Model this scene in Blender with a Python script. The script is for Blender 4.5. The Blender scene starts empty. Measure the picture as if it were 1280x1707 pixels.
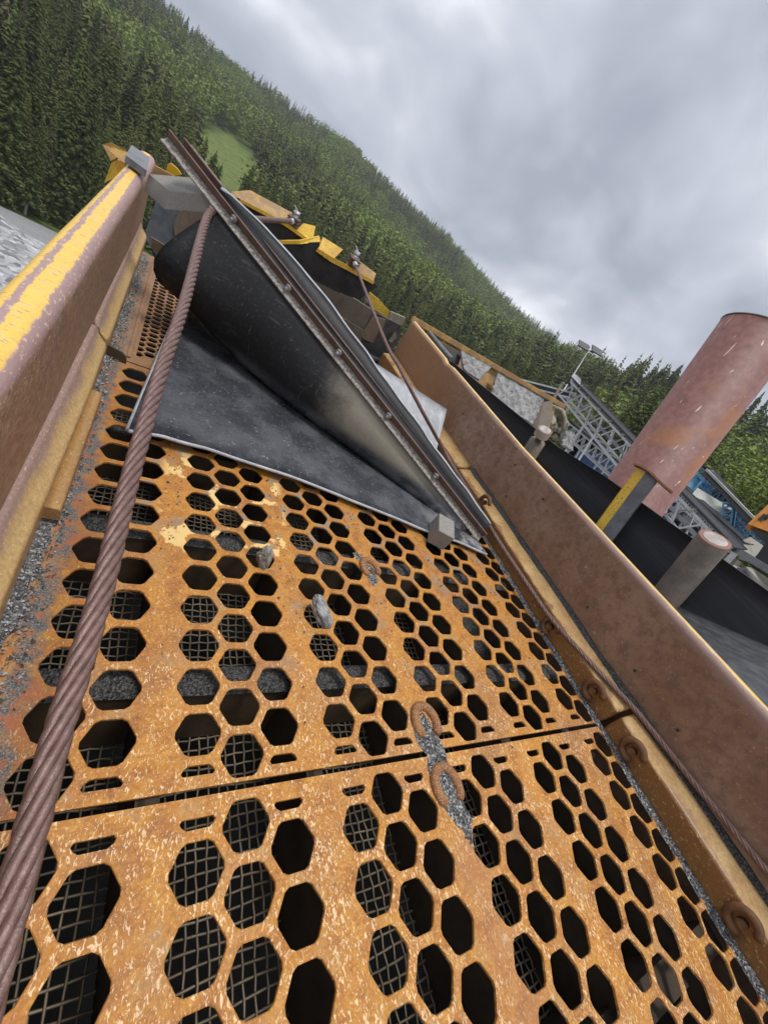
import bpy, bmesh, math, random
import numpy as np
from mathutils import Vector, Matrix, noise
from mathutils.geometry import delaunay_2d_cdt
random.seed(7); rng = np.random.default_rng(7)
sc = bpy.context.scene; COL = sc.collection
S = 0.08                                   # one hole pitch of the punched deck, in metres
# ---------------------------------------------------------------- frames
# deck frame: u across the screen deck, v up the deck, w off the deck (unit S); world: z up
R = np.array([[0.80625609, -0.28667683, 0.51746256], [0.19819377, -0.69327624, -0.69288331], [0.55737809, 0.66119925, -0.50214063]])
CAM = np.array([-6.73251127, -3.51867845, 9.30923547])
F = 688.307
UP = np.array([0.0376, 0.2579, 0.9654]); UP /= np.linalg.norm(UP)
YW = np.array([0, 1, 0]) - UP * UP[1]; YW /= np.linalg.norm(YW)
XW = np.cross(YW, UP)
MR = np.stack([XW, YW, UP])
Z0 = 3.4
M = Matrix([[*MR[0], 0], [*MR[1], 0], [*MR[2], Z0], [0, 0, 0, 1]])
CW = MR @ (CAM * S) + np.array([0, 0, Z0])
def ray(x, y): return R.T @ np.array([(x - 640) / F, (y - 853.5) / F, 1.0])
def at(x, y, ax, val):                     # a point of the deck frame on the plane u, v or w = val
    d = ray(x, y); k = 'uvw'.index(ax); return CAM + d * ((val - CAM[k]) / d[k])
def atd(x, y, dep): return CAM + ray(x, y) * dep          # deck frame, by depth (units)
def atw(x, y, dep): return CW + MR @ ray(x, y) * dep      # world, by depth (metres)
def d2w(p): return MR @ (np.asarray(p, float) * S) + np.array([0, 0, Z0])
V = lambda *a: np.array(a, float)
def unit(a): a = np.asarray(a, float); return a / np.linalg.norm(a)
# ---------------------------------------------------------------- materials
class NM:
    def __init__(s, name):
        s.m = bpy.data.materials.new(name); s.m.use_nodes = True
        s.nt = s.m.node_tree; s.b = s.nt.nodes['Principled BSDF']; s.out = s.nt.nodes['Material Output']
        a = s.n('ShaderNodeAttribute'); a.attribute_name = 'dc'; s.co = a.outputs['Vector']
    def n(s, t): return s.nt.nodes.new(t)
    def l(s, a, b): s.nt.links.new(a, b)
    def set(s, inp, v):
        if hasattr(v, 'is_output'): s.l(v, inp)
        else: inp.default_value = (*v, 1) if isinstance(v, tuple) and len(v) == 3 and inp.type == 'RGBA' else v
    def scale(s, k, co=None):
        m = s.n('ShaderNodeMapping'); s.l(co or s.co, m.inputs['Vector']); m.inputs['Scale'].default_value = k if isinstance(k, tuple) else (k, k, k); return m.outputs[0]
    def noise(s, sc, det=4, rough=.55, co=None, dist=0, out=0):
        t = s.n('ShaderNodeTexNoise'); s.l(co or s.co, t.inputs['Vector']); t.inputs['Scale'].default_value = sc
        t.inputs['Detail'].default_value = det; t.inputs['Roughness'].default_value = rough; t.inputs['Distortion'].default_value = dist; return t.outputs[out]
    def vor(s, sc, co=None, out='Distance', feat='F1', rnd=1):
        t = s.n('ShaderNodeTexVoronoi'); t.feature = feat; s.l(co or s.co, t.inputs['Vector']); t.inputs['Scale'].default_value = sc
        t.inputs['Randomness'].default_value = rnd; return t.outputs[out]
    def sep(s, co=None):
        t = s.n('ShaderNodeSeparateXYZ'); s.l(co or s.co, t.inputs[0]); return t.outputs
    def ma(s, op, a, b=0.0, c=None, cl=False):
        t = s.n('ShaderNodeMath'); t.operation = op; t.use_clamp = cl; s.set(t.inputs[0], a); s.set(t.inputs[1], b)
        if c is not None: s.set(t.inputs[2], c)
        return t.outputs[0]
    def rng(s, v, a, b, lo=0.0, hi=1.0):
        t = s.n('ShaderNodeMapRange'); t.interpolation_type = 'SMOOTHSTEP'; s.set(t.inputs['Value'], v)
        for k, q in (('From Min', a), ('From Max', b), ('To Min', lo), ('To Max', hi)): s.set(t.inputs[k], q)
        return t.outputs[0]
    def mix(s, f, a, b, mode='MIX'):
        t = s.n('ShaderNodeMix'); t.data_type = 'RGBA'; t.blend_type = mode
        s.set(t.inputs['Factor'], f); s.set(t.inputs['A'] if 0 else t.inputs[6], a); s.set(t.inputs[7], b); return t.outputs[2]
    def ramp(s, f, stops):
        t = s.n('ShaderNodeValToRGB'); s.l(f, t.inputs[0]); e = t.color_ramp.elements
        while len(e) < len(stops): e.new(.5)
        for q, (p, c) in zip(e, stops): q.position = p; q.color = (*c, 1)
        return t.outputs[0]
    def bump(s, h, strength=.3, dist=.01):
        t = s.n('ShaderNodeBump'); t.inputs['Strength'].default_value = strength; t.inputs['Distance'].default_value = dist
        s.l(h, t.inputs['Height']); s.l(t.outputs[0], s.b.inputs['Normal'])
    def done(s, col, rough=.6, metal=0.0, spec=None):
        s.set(s.b.inputs['Base Color'], col); s.set(s.b.inputs['Roughness'], rough); s.set(s.b.inputs['Metallic'], metal)
        if spec is not None: s.b.inputs['Specular IOR Level'].default_value = spec
        return s.m
MAT = {}
def worn(name, base, alt, k=1.0, speck=None, rough=.6, metal=0.0, amount=.5, bump=.15, specs=90.0, sp0=.62):
    """two-tone weathered surface: blotches of alt over base, fine specks"""
    m = NM(name)
    n1 = m.noise(.6 * k, 8, .62); n2 = m.noise(9 * k, 5, .6)
    f = m.rng(m.ma('ADD', n1, m.ma('MULTIPLY', n2, .35)), .62 - .25 * amount + .05, .86 - .25 * amount)
    c = m.mix(f, base, alt)
    c = m.mix(m.rng(n2, .25, .75, 0, .5), c, tuple(q * .55 for q in base))
    if speck:
        c = m.mix(m.rng(m.noise(specs * k * .1, 3, .7), sp0, sp0 + .06), c, speck)
    m.bump(n2, bump, .004); MAT[name] = m.done(c, rough, metal); return MAT[name]
def make_materials():
    # --- punched deck plate: orange rust, pale worn flecks thickest towards the discharge end, grey dust up-deck, paint remnants
    m = NM('rusty_plate'); u, v, w = m.sep()
    big = m.noise(.35, 6, .6); mid = m.noise(2.2, 6, .65); fine = m.noise(14, 4, .6)
    c = m.ramp(mid, [(.30, (.26, .09, .016)), (.45, (.45, .18, .023)), (.6, (.56, .255, .03)), (.78, (.41, .185, .042))])
    c = m.mix(m.rng(big, .46, .68, 0, .75), c, (.33, .145, .055)); c = m.mix(m.rng(m.noise(.55, 4, .6, m.scale((1, .45, 1))), .52, .68, 0, .6), c, (.62, .27, .035))
    c = m.mix(m.rng(fine, .35, .7, 0, .45), c, (.17, .055, .016))
    near = m.rng(v, 9.0, -3.0)                                     # fleck density along the deck
    patch = m.rng(m.noise(1.3, 4, .6), .34, .62)
    fl = m.scale((17, 9, 17)); fn = m.noise(1.0, 2.5, .6, fl, 1.1)
    th = m.ma('SUBTRACT', .69, m.ma('MULTIPLY', m.ma('ADD', m.ma('MULTIPLY', near, .108), .012), m.ma('ADD', m.ma('MULTIPLY', patch, .75), .5)))
    c = m.mix(m.rng(m.ma('SUBTRACT', fn, th), 0, .05, 0, .78), c, (.82, .60, .34)); c = m.mix(m.rng(m.noise(.8, 6, .65), .52, .75, 0, .12), c, (.60, .43, .24)); c = m.mix(m.rng(m.noise(1.9, 6, .7), .62, .74, 0, .6), c, (.12, .055, .02))
    f2 = m.noise(1.0, 2, .6, m.scale((30, 20, 30)), .6); c = m.mix(m.ma('MULTIPLY', m.rng(f2, .60, .66, 0, .6), m.rng(v, 12, 0, .2, 1)), c, (.74, .44, .17))
    gd = m.ma('MULTIPLY', m.rng(m.noise(1.1, 6, .65), .52, .66), m.rng(v, 0, 8, .25, .9))     # grey dust freckles
    c = m.mix(gd, c, m.mix(fine, (.17, .14, .105), (.30, .255, .20)))
    un = m.ma('ABSOLUTE', m.ma('ADD', u, 7.35)); lf = m.rng(m.ma('ADD', un, m.ma('MULTIPLY', m.noise(1.1, 6, .65), 1.3)), 1.0, .68)
    c = m.mix(lf, c, m.ramp(m.noise(30, 3, .7), [(.35, (.03, .03, .032)), (.5, (.10, .097, .093)), (.68, (.33, .32, .3))]))
    c = m.mix(m.ma('MULTIPLY', m.rng(u, -5.9, -6.9), m.rng(m.noise(2.6, 4, .6), .48, .62, 0, .8)), c, (.40, .125, .035))
    py = m.ma('MULTIPLY', m.rng(m.noise(1.15, 5, .6), .55, .58), m.ma('MULTIPLY', m.rng(v, 4.4, 5.2), m.rng(v, 9.6, 8.8)))
    py = m.ma('MULTIPLY', py, m.ma('MULTIPLY', m.rng(u, -5.5, -5.1), m.rng(u, -1.2, -1.6)))
    c = m.mix(py, c, (.74, .50, .19))
    rs = m.ma('MULTIPLY', m.rng(m.ma('ABSOLUTE', m.ma('SUBTRACT', u, 1.9)), .9, .2, 0, .4), m.rng(v, -2.5, -3.2))   # smooth red-brown streak below the lug
    c = m.mix(rs, c, (.36, .16, .075))
    c = m.mix(m.rng(v, 12.5, 15, 0, .6), c, m.mix(mid, (.20, .12, .075), (.30, .21, .14)))
    m.bump(m.ma('ADD', fine, m.ma('MULTIPLY', fn, 1.2)), .22, .003)
    MAT['plate'] = m.done(c, m.rng(fn, .3, .7, .72, .5))
    # --- rails (steel edge strips under the walls): tan top, dark wet front with a ragged edge
    for nm, sgn in (('rail_right', 1), ('rail_left', -1)):
        m = NM(nm); u, v, w = m.sep()
        edge = m.ma('ADD', w, m.ma('MULTIPLY', m.ma('SUBTRACT', m.noise(.9, 5, .6), .5), .55))
        f = m.rng(edge, .93, 1.0) if sgn > 0 else m.rng(edge, .55, .85)
        n2 = m.noise(10, 5, .65)
        front = m.mix(m.noise(3, 4), (.22, .11, .038), (.31, .155, .05)) if sgn > 0 else m.mix(m.noise(2, 4), (.46, .28, .105), (.34, .17, .055))
        top = m.mix(m.rng(m.noise(1.4, 5), .35, .65), (.55, .36, .15), (.45, .26, .09)) if sgn > 0 else m.mix(m.rng(m.ma('ADD', w, m.ma('MULTIPLY', m.noise(1.2, 5), .5)), 1.22, 1.5), (.54, .36, .15), (.34, .225, .19))
        c = m.mix(f, front, top); c = m.mix(m.rng(n2, .3, .75, 0, .4), c, (.12, .06, .03))
        c = m.mix(m.rng(m.noise(9, 3, .7, m.scale((2, .8, 2))), .60, .66, 0, .8), c, (.62, .45, .26))
        m.bump(n2, .25, .003); MAT[nm] = m.done(c, m.mix(f, (.38,) * 3, (.62,) * 3))
    # --- left wall: brown primer-rust face, mauve shoulder, yellow cracked paint on the top flange
    m = NM('wall_left'); u, v, w = m.sep()
    st = m.scale((5, 1.0, 1.6)); n1 = m.noise(.5, 6, .6); n2 = m.noise(3.5, 6, .65, st); n3 = m.noise(16, 4, .6)
    face = m.mix(m.rng(n1, .35, .65), (.31, .165, .09), (.25, .15, .105)); face = m.mix(m.rng(n2, .38, .66, 0, .85), face, (.42, .27, .17)); face = m.mix(m.rng(m.noise(5, 5, .7, m.scale((9, .6, 1.2))), .56, .66, 0, .6), face, (.16, .085, .055))
    face = m.mix(m.rng(m.ma('ADD', w, m.ma('MULTIPLY', n1, 1.6)), 2.3, 1.7, 0, .6), face, (.17, .14, .125))
    mauve = m.mix(n2, (.33, .205, .20), (.42, .29, .275))
    c = m.mix(m.rng(m.ma('ADD', w, m.ma('MULTIPLY', m.noise(1.1, 4), .6)), 4.5, 4.8), face, mauve)
    chips = m.scale((1.6, 7, 2)); cr = m.noise(2.6, 4, .62, chips, .3)
    side = m.ma('ADD', u, m.ma('MULTIPLY', m.ma('SUBTRACT', m.noise(2.5, 6, .7), .5), .22))
    yel = m.ma('MULTIPLY', m.rng(side, -8.36, -8.41), m.rng(w, 4.5, 4.56)); yel = m.ma('MAXIMUM', yel, m.rng(u, -8.8, -8.9))
    strp = m.ma('ADD', m.ma('ADD', u, m.ma('MULTIPLY', v, -.0015)), m.ma('MULTIPLY', m.ma('SUBTRACT', m.noise(1.3, 6, .7), .5), .30))
    worn_s = m.rng(m.ma('ABSOLUTE', m.ma('ADD', strp, 8.79)), .085, .045); yel = m.ma('MULTIPLY', yel, m.ma('SUBTRACT', 1.0, worn_s))
    yel = m.ma('MULTIPLY', yel, m.rng(cr, .625, .60))
    c = m.mix(yel, c, m.mix(m.noise(2, 3), (.86, .58, .12), (.80, .48, .06)))
    fl = m.rng(m.noise(6, 3, .65, m.scale((2.2, 1.0, 2.2))), .585, .63, 0, .85)
    c = m.mix(m.ma('MULTIPLY', fl, m.rng(w, 2.8, 4.4, .25, .9)), c, (.70, .50, .30))
    m.bump(m.ma('ADD', m.ma('MULTIPLY', yel, .6), n3), .25, .003); MAT['wall_left'] = m.done(c, m.mix(yel, (.55,) * 3, (.42,) * 3))
    # --- right wall
    m = NM('wall_right'); u, v, w = m.sep()
    n1 = m.noise(.45, 6, .62); n2 = m.noise(2.6, 7, .68); n3 = m.noise(18, 4, .6)
    face = m.mix(m.rng(n1, .35, .65), (.245, .138, .085), (.31, .2, .14)); face = m.mix(m.rng(n2, .4, .66, 0, .7), face, (.155, .085, .058)); face = m.mix(m.rng(n3, .55, .75, 0, .5), face, (.30, .19, .13))
    face = m.mix(m.rng(v, 15, 24, 0, .75), face, m.mix(m.noise(1, 4), (.36, .21, .115), (.42, .22, .09)))
    face = m.mix(m.rng(m.noise(9, 3, .7), .62, .66, 0, .6), face, (.44, .29, .2)); face = m.mix(m.ma('MULTIPLY', m.rng(m.noise(1.1, 3, .5), .70, .74), m.rng(m.noise(7, 3), .5, .6)), face, (.5, .42, .36))
    c = m.mix(m.rng(m.ma('ADD', w, m.ma('MULTIPLY', n2, .5)), 4.35, 4.75, 0, .75), face, (.32, .215, .19))
    ye = m.rng(m.ma('ADD', m.ma('SUBTRACT', u, m.ma('MULTIPLY', m.ma('MAXIMUM', m.ma('SUBTRACT', v, 22.3), 0.0), .03)), m.ma('MULTIPLY', m.ma('SUBTRACT', m.noise(3, 5, .65), .5), .15)), 11.46, 11.5)
    c = m.mix(ye, c, m.mix(m.rng(m.noise(4, 4), .4, .65), (.80, .54, .13), (.70, .50, .28)))
    m.bump(n3, .2, .003); MAT['wall_right'] = m.done(c, m.rng(n2, .3, .7, .42, .6))
    # --- gravel fines
    m = NM('fines'); g = m.vor(24, out='Color'); n = m.noise(30, 3, .7)
    gs = m.sep(g)[0]
    c = m.ramp(gs, [(0, (.035, .035, .04)), (.4, (.10, .098, .096)), (.75, (.2, .197, .192)), (.95, (.48, .47, .45))])
    m.bump(m.vor(24), .9, .004); MAT['fines'] = m.done(c, .55)
    m = NM('fines_dark_shade'); g = m.vor(24, out='Color'); c = m.ramp(m.sep(g)[0], [(0, (.012, .012, .013)), (.5, (.045, .044, .042)), (.9, (.11, .108, .10))]); m.bump(m.vor(24), .9, .004); MAT['fines_dark_shade'] = m.done(c, .45)  # darker fines, shade under the deck put into the colour; also fills the crease
    m = NM('grain'); oi = m.n('ShaderNodeAttribute'); oi.attribute_name = 'tint'
    c = m.ramp(oi.outputs['Fac'], [(0, (.05, .05, .055)), (.4, (.15, .148, .145)), (.75, (.28, .275, .26)), (1, (.52, .5, .48))]); MAT['grain'] = m.done(c, .5)
    # --- steel rope
    m = NM('rope_steel'); n = m.noise(6, 5, .6); st = m.noise(40, 3, .6)
    c = m.mix(m.rng(n, .35, .7), (.165, .098, .084), (.235, .148, .128)); c = m.mix(m.rng(st, .55, .75, 0, .5), c, (.36, .26, .225))
    m.bump(st, .35, .002); MAT['rope'] = m.done(c, .42, .35)
    # --- rubbers
    m = NM('rubber_mat'); u, v, w = m.sep(); n1 = m.noise(.6, 6, .6); n2 = m.noise(7, 5, .7)
    d = m.rng(m.ma('ADD', m.ma('MULTIPLY', n1, .8), m.ma('MULTIPLY', n2, .3)), .42, .75)
    roll = m.rng(w, .75, 1.3)
    c = m.mix(m.rng(d, -.2, 1.1), (.035, .037, .043), (.10, .104, .115))
    scr = m.rng(m.noise(1.5, 3, .6, m.scale((7, .35, 1))), .66, .70, 0, .35); c = m.mix(scr, c, (.2, .2, .21))
    spt = m.ma('MULTIPLY', m.rng(m.noise(11, 3, .6), .66, .70), m.rng(w, .7, .5)); c = m.mix(spt, c, (.38, .38, .39))
    rb = m.mix(m.rng(n2, .45, .75, 0, .7), (.009, .0095, .011), (.028, .029, .031))
    sr = m.ma('MAXIMUM', m.rng(m.noise(1.2, 4, .65, m.scale((1, 1, 7))), .60, .70, 0, .3), m.rng(m.noise(1.0, 3, .6, m.scale((9, 9, .7)), .4), .64, .68, 0, .4)); rb = m.mix(sr, rb, (.13, .125, .12))
    du = m.rng(m.ma('ADD', u, m.ma('MULTIPLY', m.ma('SUBTRACT', m.noise(1.0, 6, .7), .5), 2.2)), .3, 2.2)
    rb = m.mix(du, rb, m.mix(n2, (.15, .135, .105), (.24, .215, .165)))
    c = m.mix(roll, c, rb)
    c = m.mix(m.ma('MULTIPLY', m.rng(u, 4.0, 8.5), m.ma('MULTIPLY', m.rng(w, .75, .55), m.rng(m.noise(1.1, 6, .65), .42, .62))), c, (.30, .30, .31))
    m.bump(n2, .2, .003); MAT['rubber'] = m.done(c, m.mix(roll, m.rng(n1, .35, .65, .2, .36), (.58,) * 3), 0, .33)
    worn('rubber_edge', (.009, .01, .012), (.02, .021, .023), 2, (.2, .2, .21), .6, specs=60, sp0=.68)
    worn('belt_black', (.017, .018, .02), (.03, .031, .034), 1.0, None, .5, bump=.08)
    m = NM('belt_side'); st = m.noise(1.6, 4, .6, m.scale((1, .12, 5))); n = m.noise(1, 5)
    c = m.mix(m.rng(st, .4, .75), (.036, .038, .043), (.052, .055, .062)); MAT['belt_side'] = m.done(c, .5, 0, .35)
    m = NM('belt_top'); st = m.noise(1.3, 4, .6, m.scale((3, .15, 3)))
    c = m.mix(m.rng(st, .35, .7), (.05, .053, .058), (.10, .104, .11)); MAT['belt_top'] = m.done(c, .42)
    # --- pale grey belt offcut
    worn('grey_sheet', (.52, .535, .56), (.38, .39, .41), 3, (.16, .165, .17), .5, bump=.2, sp0=.64)
    worn('wood', (.20, .18, .16), (.27, .25, .225), 4, (.10, .09, .08), .8, bump=.4)
    m = NM('wood_grain'); g = m.noise(3, 6, .7, m.scale((1, 12, 12))); n = m.noise(5, 4)
    c = m.ramp(g, [(.3, (.15, .14, .125)), (.5, (.27, .255, .23)), (.7, (.36, .34, .31))]); m.bump(g, .5, .004); MAT['wood'] = m.done(c, .85)
    worn('angle_rust', (.115, .062, .046), (.17, .10, .075), 3, (.3, .26, .22), .65)
    m = NM('angle_crust'); n = m.noise(8, 5, .7); c = m.ramp(n, [(.36, (.12, .08, .06)), (.47, (.26, .23, .20)), (.62, (.40, .38, .35))]); m.bump(n, .8, .006); MAT['crust_flange'] = m.done(c, .8)
    worn('yellow_paint', (.90, .58, .06), (.72, .42, .06), 1.5, (.20, .10, .05), .45, amount=.3, sp0=.6)
    worn('yellow_rust', (.52, .31, .075), (.30, .17, .085), 2, (.15, .08, .05), .55)
    worn('lining', (.012, .012, .013), (.03, .03, .03), 1.5, None, .6)
    worn('brown_steel', (.15, .105, .07), (.21, .17, .13), 1.4, (.32, .29, .25), .6, sp0=.66)
    worn('dark_steel', (.045, .047, .05), (.09, .09, .09), 2, (.2, .19, .18), .5)
    worn('under_steel', (.055, .036, .02), (.10, .064, .034), 1.5, None, .7)
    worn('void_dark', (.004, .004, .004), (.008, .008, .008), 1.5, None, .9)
    worn('under_steel_dark', (.028, .019, .011), (.055, .036, .02), 1.5, None, .8)
    worn('grey_steel', (.12, .13, .145), (.2, .205, .215), 2, (.3, .29, .27), .45)
    worn('tan_steel', (.27, .2, .145), (.2, .15, .11), 2, (.12, .09, .07), .55)
    worn('lug_rust', (.33, .14, .05), (.24, .10, .04), 4, (.72, .48, .25), .75, sp0=.57, bump=.4)
    worn('clip_rust', (.15, .07, .03), (.25, .115, .045), 5, (.06, .045, .035), .7, sp0=.58, bump=.4)
    worn('bolt_zinc', (.55, .55, .55), (.38, .37, .36), 6, None, .4, .3)
    m = NM('concrete_crust'); n = m.noise(2.2, 8, .75); c = m.ramp(n, [(.33, (.10, .092, .08)), (.46, (.25, .245, .235)), (.6, (.42, .42, .42)), (.75, (.5, .5, .49))]); m.bump(n, 1.0, .02); MAT['crust'] = m.done(c, .85)
    # --- red oxide column
    m = NM('red_oxide'); n1 = m.noise(.28, 6, .6); n2 = m.noise(3, 5, .6)
    c = m.mix(m.rng(n2, .35, .7), (.19, .083, .072), (.255, .125, .108))
    c = m.mix(m.rng(n1, .56, .70, 0, .75), c, (.30, .125, .045))
    c = m.mix(m.rng(m.noise(.8, 4, .6), .62, .72, 0, .5), c, (.10, .055, .05))
    s1 = m.rng(m.noise(.9, 2, .5, m.scale((1.0, 6, .7)), 1.6), .715, .735); s2 = m.rng(m.noise(1.3, 2, .5, m.scale((4, 3, .28)), .5), .715, .74)
    c = m.mix(m.ma('MAXIMUM', s1, s2), c, (.6, .46, .42)); m.bump(n2, .1, .003); MAT['red'] = m.done(c, .6)
    worn('pipe_grey', (.07, .056, .045), (.125, .092, .072), 1.6, (.24, .21, .17), .5, sp0=.64)
    m = NM('pipe_face'); r = m.noise(3, 5, .6); c = m.mix(m.rng(r, .4, .62), (.34, .29, .26), (.5, .47, .44)); MAT['pipe_face'] = m.done(c, .5)
    worn('primer_red', (.36, .15, .10), (.3, .14, .1), 3, None, .6)
    worn('galv', (.66, .67, .68), (.54, .55, .56), 3, (.2, .18, .16), .5)
    worn('blue_paint', (.075, .24, .42), (.10, .30, .48), 1, (.2, .2, .2), .45)
    worn('container_blue', (.025, .06, .17), (.035, .08, .2), 1, None, .5)
    worn('orange_paint', (.72, .26, .02), (.6, .22, .03), 1, None, .45)
    worn('white_panel', (.55, .56, .5), (.42, .43, .38), 1.5, (.25, .24, .2), .6)
    worn('black_steel', (.016, .017, .018), (.035, .035, .035), 1.5, None, .5)
    worn('cream_dirt', (.38, .34, .25), (.27, .235, .175), 3, (.14, .12, .09), .8, bump=.5)
    worn('beige_panel', (.38, .36, .30), (.3, .28, .23), 1.5, None, .6)
    worn('handle_yellow', (.75, .44, .01), (.7, .4, .01), 2, None, .4)
    # --- woven wire
    worn('wire', (.19, .15, .10), (.28, .22, .15), 3, None, .55, .2)
    # --- ground and vegetation (metres)
    m = NM('yard'); n = m.noise(.35, 6, .6); n2 = m.noise(7, 5, .7)
    c = m.ramp(n2, [(.3, (.12, .12, .122)), (.5, (.25, .25, .25)), (.7, (.40, .40, .41))]); c = m.mix(m.rng(n, .4, .65, 0, .5), c, (.30, .30, .305)); m.bump(n2, .8, .08); MAT['yard'] = m.done(c, .9)
    m = NM('stone_pile'); n = m.vor(5, out='Color'); q = m.sep(n)[0]; c = m.ramp(q, [(0, (.15, .15, .155)), (.5, (.33, .33, .34)), (1, (.52, .52, .53))]); m.bump(m.vor(5), 1, .1); MAT['pile'] = m.done(c, .85)
    m = NM('hill_floor'); n = m.noise(.06, 6, .6); n2 = m.noise(.9, 5, .65)
    c = m.mix(m.rng(n2, .35, .65), (.035, .05, .014), (.085, .12, .03)); at_ = m.n('ShaderNodeAttribute'); at_.attribute_name = 'meadow'
    g = m.mix(m.rng(m.noise(.35, 5, .7, m.scale((1, 3, 1))), .35, .65), (.08, .12, .03), (.19, .22, .07)); g = m.mix(m.rng(n2, .5, .7, 0, .7), g, (.05, .085, .02)); c = m.mix(at_.outputs['Fac'], c, g); MAT['hill'] = m.done(c, .95, 0, .1)
    def foliage(name, stops):
        m = NM(name); a = m.n('ShaderNodeAttribute'); a.attribute_name = 'tint'; a.attribute_type = 'GEOMETRY'
        oi = m.n('ShaderNodeObjectInfo')
        f = m.ma('FRACT', m.ma('ADD', a.outputs['Fac'], oi.outputs['Random']))
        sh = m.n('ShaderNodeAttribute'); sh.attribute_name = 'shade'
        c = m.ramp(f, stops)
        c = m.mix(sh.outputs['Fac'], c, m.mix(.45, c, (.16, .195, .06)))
        MAT[name] = m.done(c, .8, 0, .15)
    foliage('spruce', [(0, (.036, .052, .016)), (.3, (.058, .08, .021)), (.6, (.092, .118, .028)), (.8, (.125, .145, .036)), (.93, (.13, .12, .055)), (1, (.042, .06, .018))])
    foliage('birch', [(0, (.14, .20, .034)), (.45, (.22, .285, .05)), (.8, (.18, .21, .07)), (1, (.12, .17, .032))])
    worn('bark', (.22, .19, .16), (.34, .31, .28), 3, None, .9)
make_materials()
# ---------------------------------------------------------------- mesh building
class MB:
    def __init__(s): s.v = []; s.f = []; s.mi = []; s.sm = []
    def add(s, vs, fs, mi=0, smooth=False):
        o = len(s.v); s.v += [tuple(map(float, p)) for p in vs]
        for f in fs: s.f.append([o + i for i in f]); s.mi.append(mi); s.sm.append(smooth)
        return s
    def box(s, c, ax, ay, az, mi=0, bev=0.0):
        """box round centre c with half-vectors; bev chamfers all edges"""
        c, ax, ay, az = map(lambda q: np.asarray(q, float), (c, ax, ay, az))
        if bev:
            bm = bmesh.new(); bmesh.ops.create_cube(bm, size=2)
            L = [np.linalg.norm(q) for q in (ax, ay, az)]
            for q in bm.verts: q.co = Vector((q.co.x * L[0], q.co.y * L[1], q.co.z * L[2]))
            bmesh.ops.bevel(bm, geom=bm.edges[:], offset=bev, segments=2, affect='EDGES', profile=.6)
            E = np.stack([ax / L[0], ay / L[1], az / L[2]])
            bm.verts.index_update()
            s.add([c + np.array(q.co) @ E for q in bm.verts], [[q.index for q in f.verts] for f in bm.faces], mi, False); bm.free(); return s
        vs = [c + i * ax + j * ay + k * az for i in (-1, 1) for j in (-1, 1) for k in (-1, 1)]
        return s.add(vs, [(0, 1, 3, 2), (4, 6, 7, 5), (0, 4, 5, 1), (2, 3, 7, 6), (0, 2, 6, 4), (1, 5, 7, 3)], mi)
    def prism(s, poly, ext, mi=0):
        p = [np.asarray(q, float) for q in poly]; e = np.asarray(ext, float); n = len(p)
        return s.add(p + [q + e for q in p], [list(range(n))[::-1], list(range(n, 2 * n))] + [(i, (i + 1) % n, n + (i + 1) % n, n + i) for i in range(n)], mi)
    def bar(s, a, b, wd, ht=None, up=(0, 0, 1), mi=0, bev=0):
        a, b = np.asarray(a, float), np.asarray(b, float); d = b - a; ht = ht or wd
        x = np.cross(d, up)
        if np.linalg.norm(x) < 1e-6: x = np.cross(d, (1, 0, 0))
        x = unit(x); y = unit(np.cross(x, d)); return s.box((a + b) / 2, d / 2, x * wd / 2, y * ht / 2, mi, bev)
    def tube(s, pts, r, n=8, mi=0, caps=True, smooth=True, close=False):
        pts = [np.asarray(p, float) for p in pts]; N = len(pts); rs = r if hasattr(r, '__len__') else [r] * N
        t0 = unit(pts[1] - pts[0]); a = np.cross(t0, (0, 0, 1)); a = unit(a if np.linalg.norm(a) > 1e-3 else np.cross(t0, (1, 0, 0)))
        vs = []; fs = []
        for i, p in enumerate(pts):
            t = unit(pts[min(i + 1, N - 1)] - pts[max(i - 1, 0)]); a = unit(a - t * (a @ t)); b = np.cross(t, a)
            for k in range(n):
                q = 2 * math.pi * k / n; vs.append(p + rs[i] * (math.cos(q) * a + math.sin(q) * b))
        for i in range(N - 1):
            for k in range(n): fs.append((i * n + k, i * n + (k + 1) % n, (i + 1) * n + (k + 1) % n, (i + 1) * n + k))
        if caps:
            s.add(vs, fs, mi, smooth); o = len(s.v) - len(vs)
            for base in (0, (N - 1) * n):
                s.f.append([o + base + k for k in range(n)]); s.mi.append(mi); s.sm.append(False)
            return s
        return s.add(vs, fs, mi, smooth)
    def sheet(s, grid, th, mi=0, smooth=True):
        """grid [i][j] of points -> closed sheet of thickness th"""
        g = np.array(grid, float); A, B = g.shape[:2]
        du = np.gradient(g, axis=0); dv = np.gradient(g, axis=1); n = np.cross(du, dv); n /= np.linalg.norm(n, axis=2, keepdims=True) + 1e-9
        top = (g + n * th / 2).reshape(-1, 3); bot = (g - n * th / 2).reshape(-1, 3); K = A * B; fs = []
        I = lambda i, j: i * B + j
        for i in range(A - 1):
            for j in range(B - 1):
                q = (I(i, j), I(i + 1, j), I(i + 1, j + 1), I(i, j + 1)); fs.append(q); fs.append(tuple(K + x for x in q[::-1]))
        s.add(list(top) + list(bot), fs, mi, smooth); o = len(s.v) - 2 * K
        rim = [I(i, 0) for i in range(A)] + [I(A - 1, j) for j in range(1, B)] + [I(i, B - 1) for i in range(A - 2, -1, -1)] + [I(0, j) for j in range(B - 2, 0, -1)]
        for a, b in zip(rim, rim[1:] + rim[:1]): s.f.append([o + a, o + b, o + K + b, o + K + a]); s.mi.append(mi); s.sm.append(False)
        return s
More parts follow.
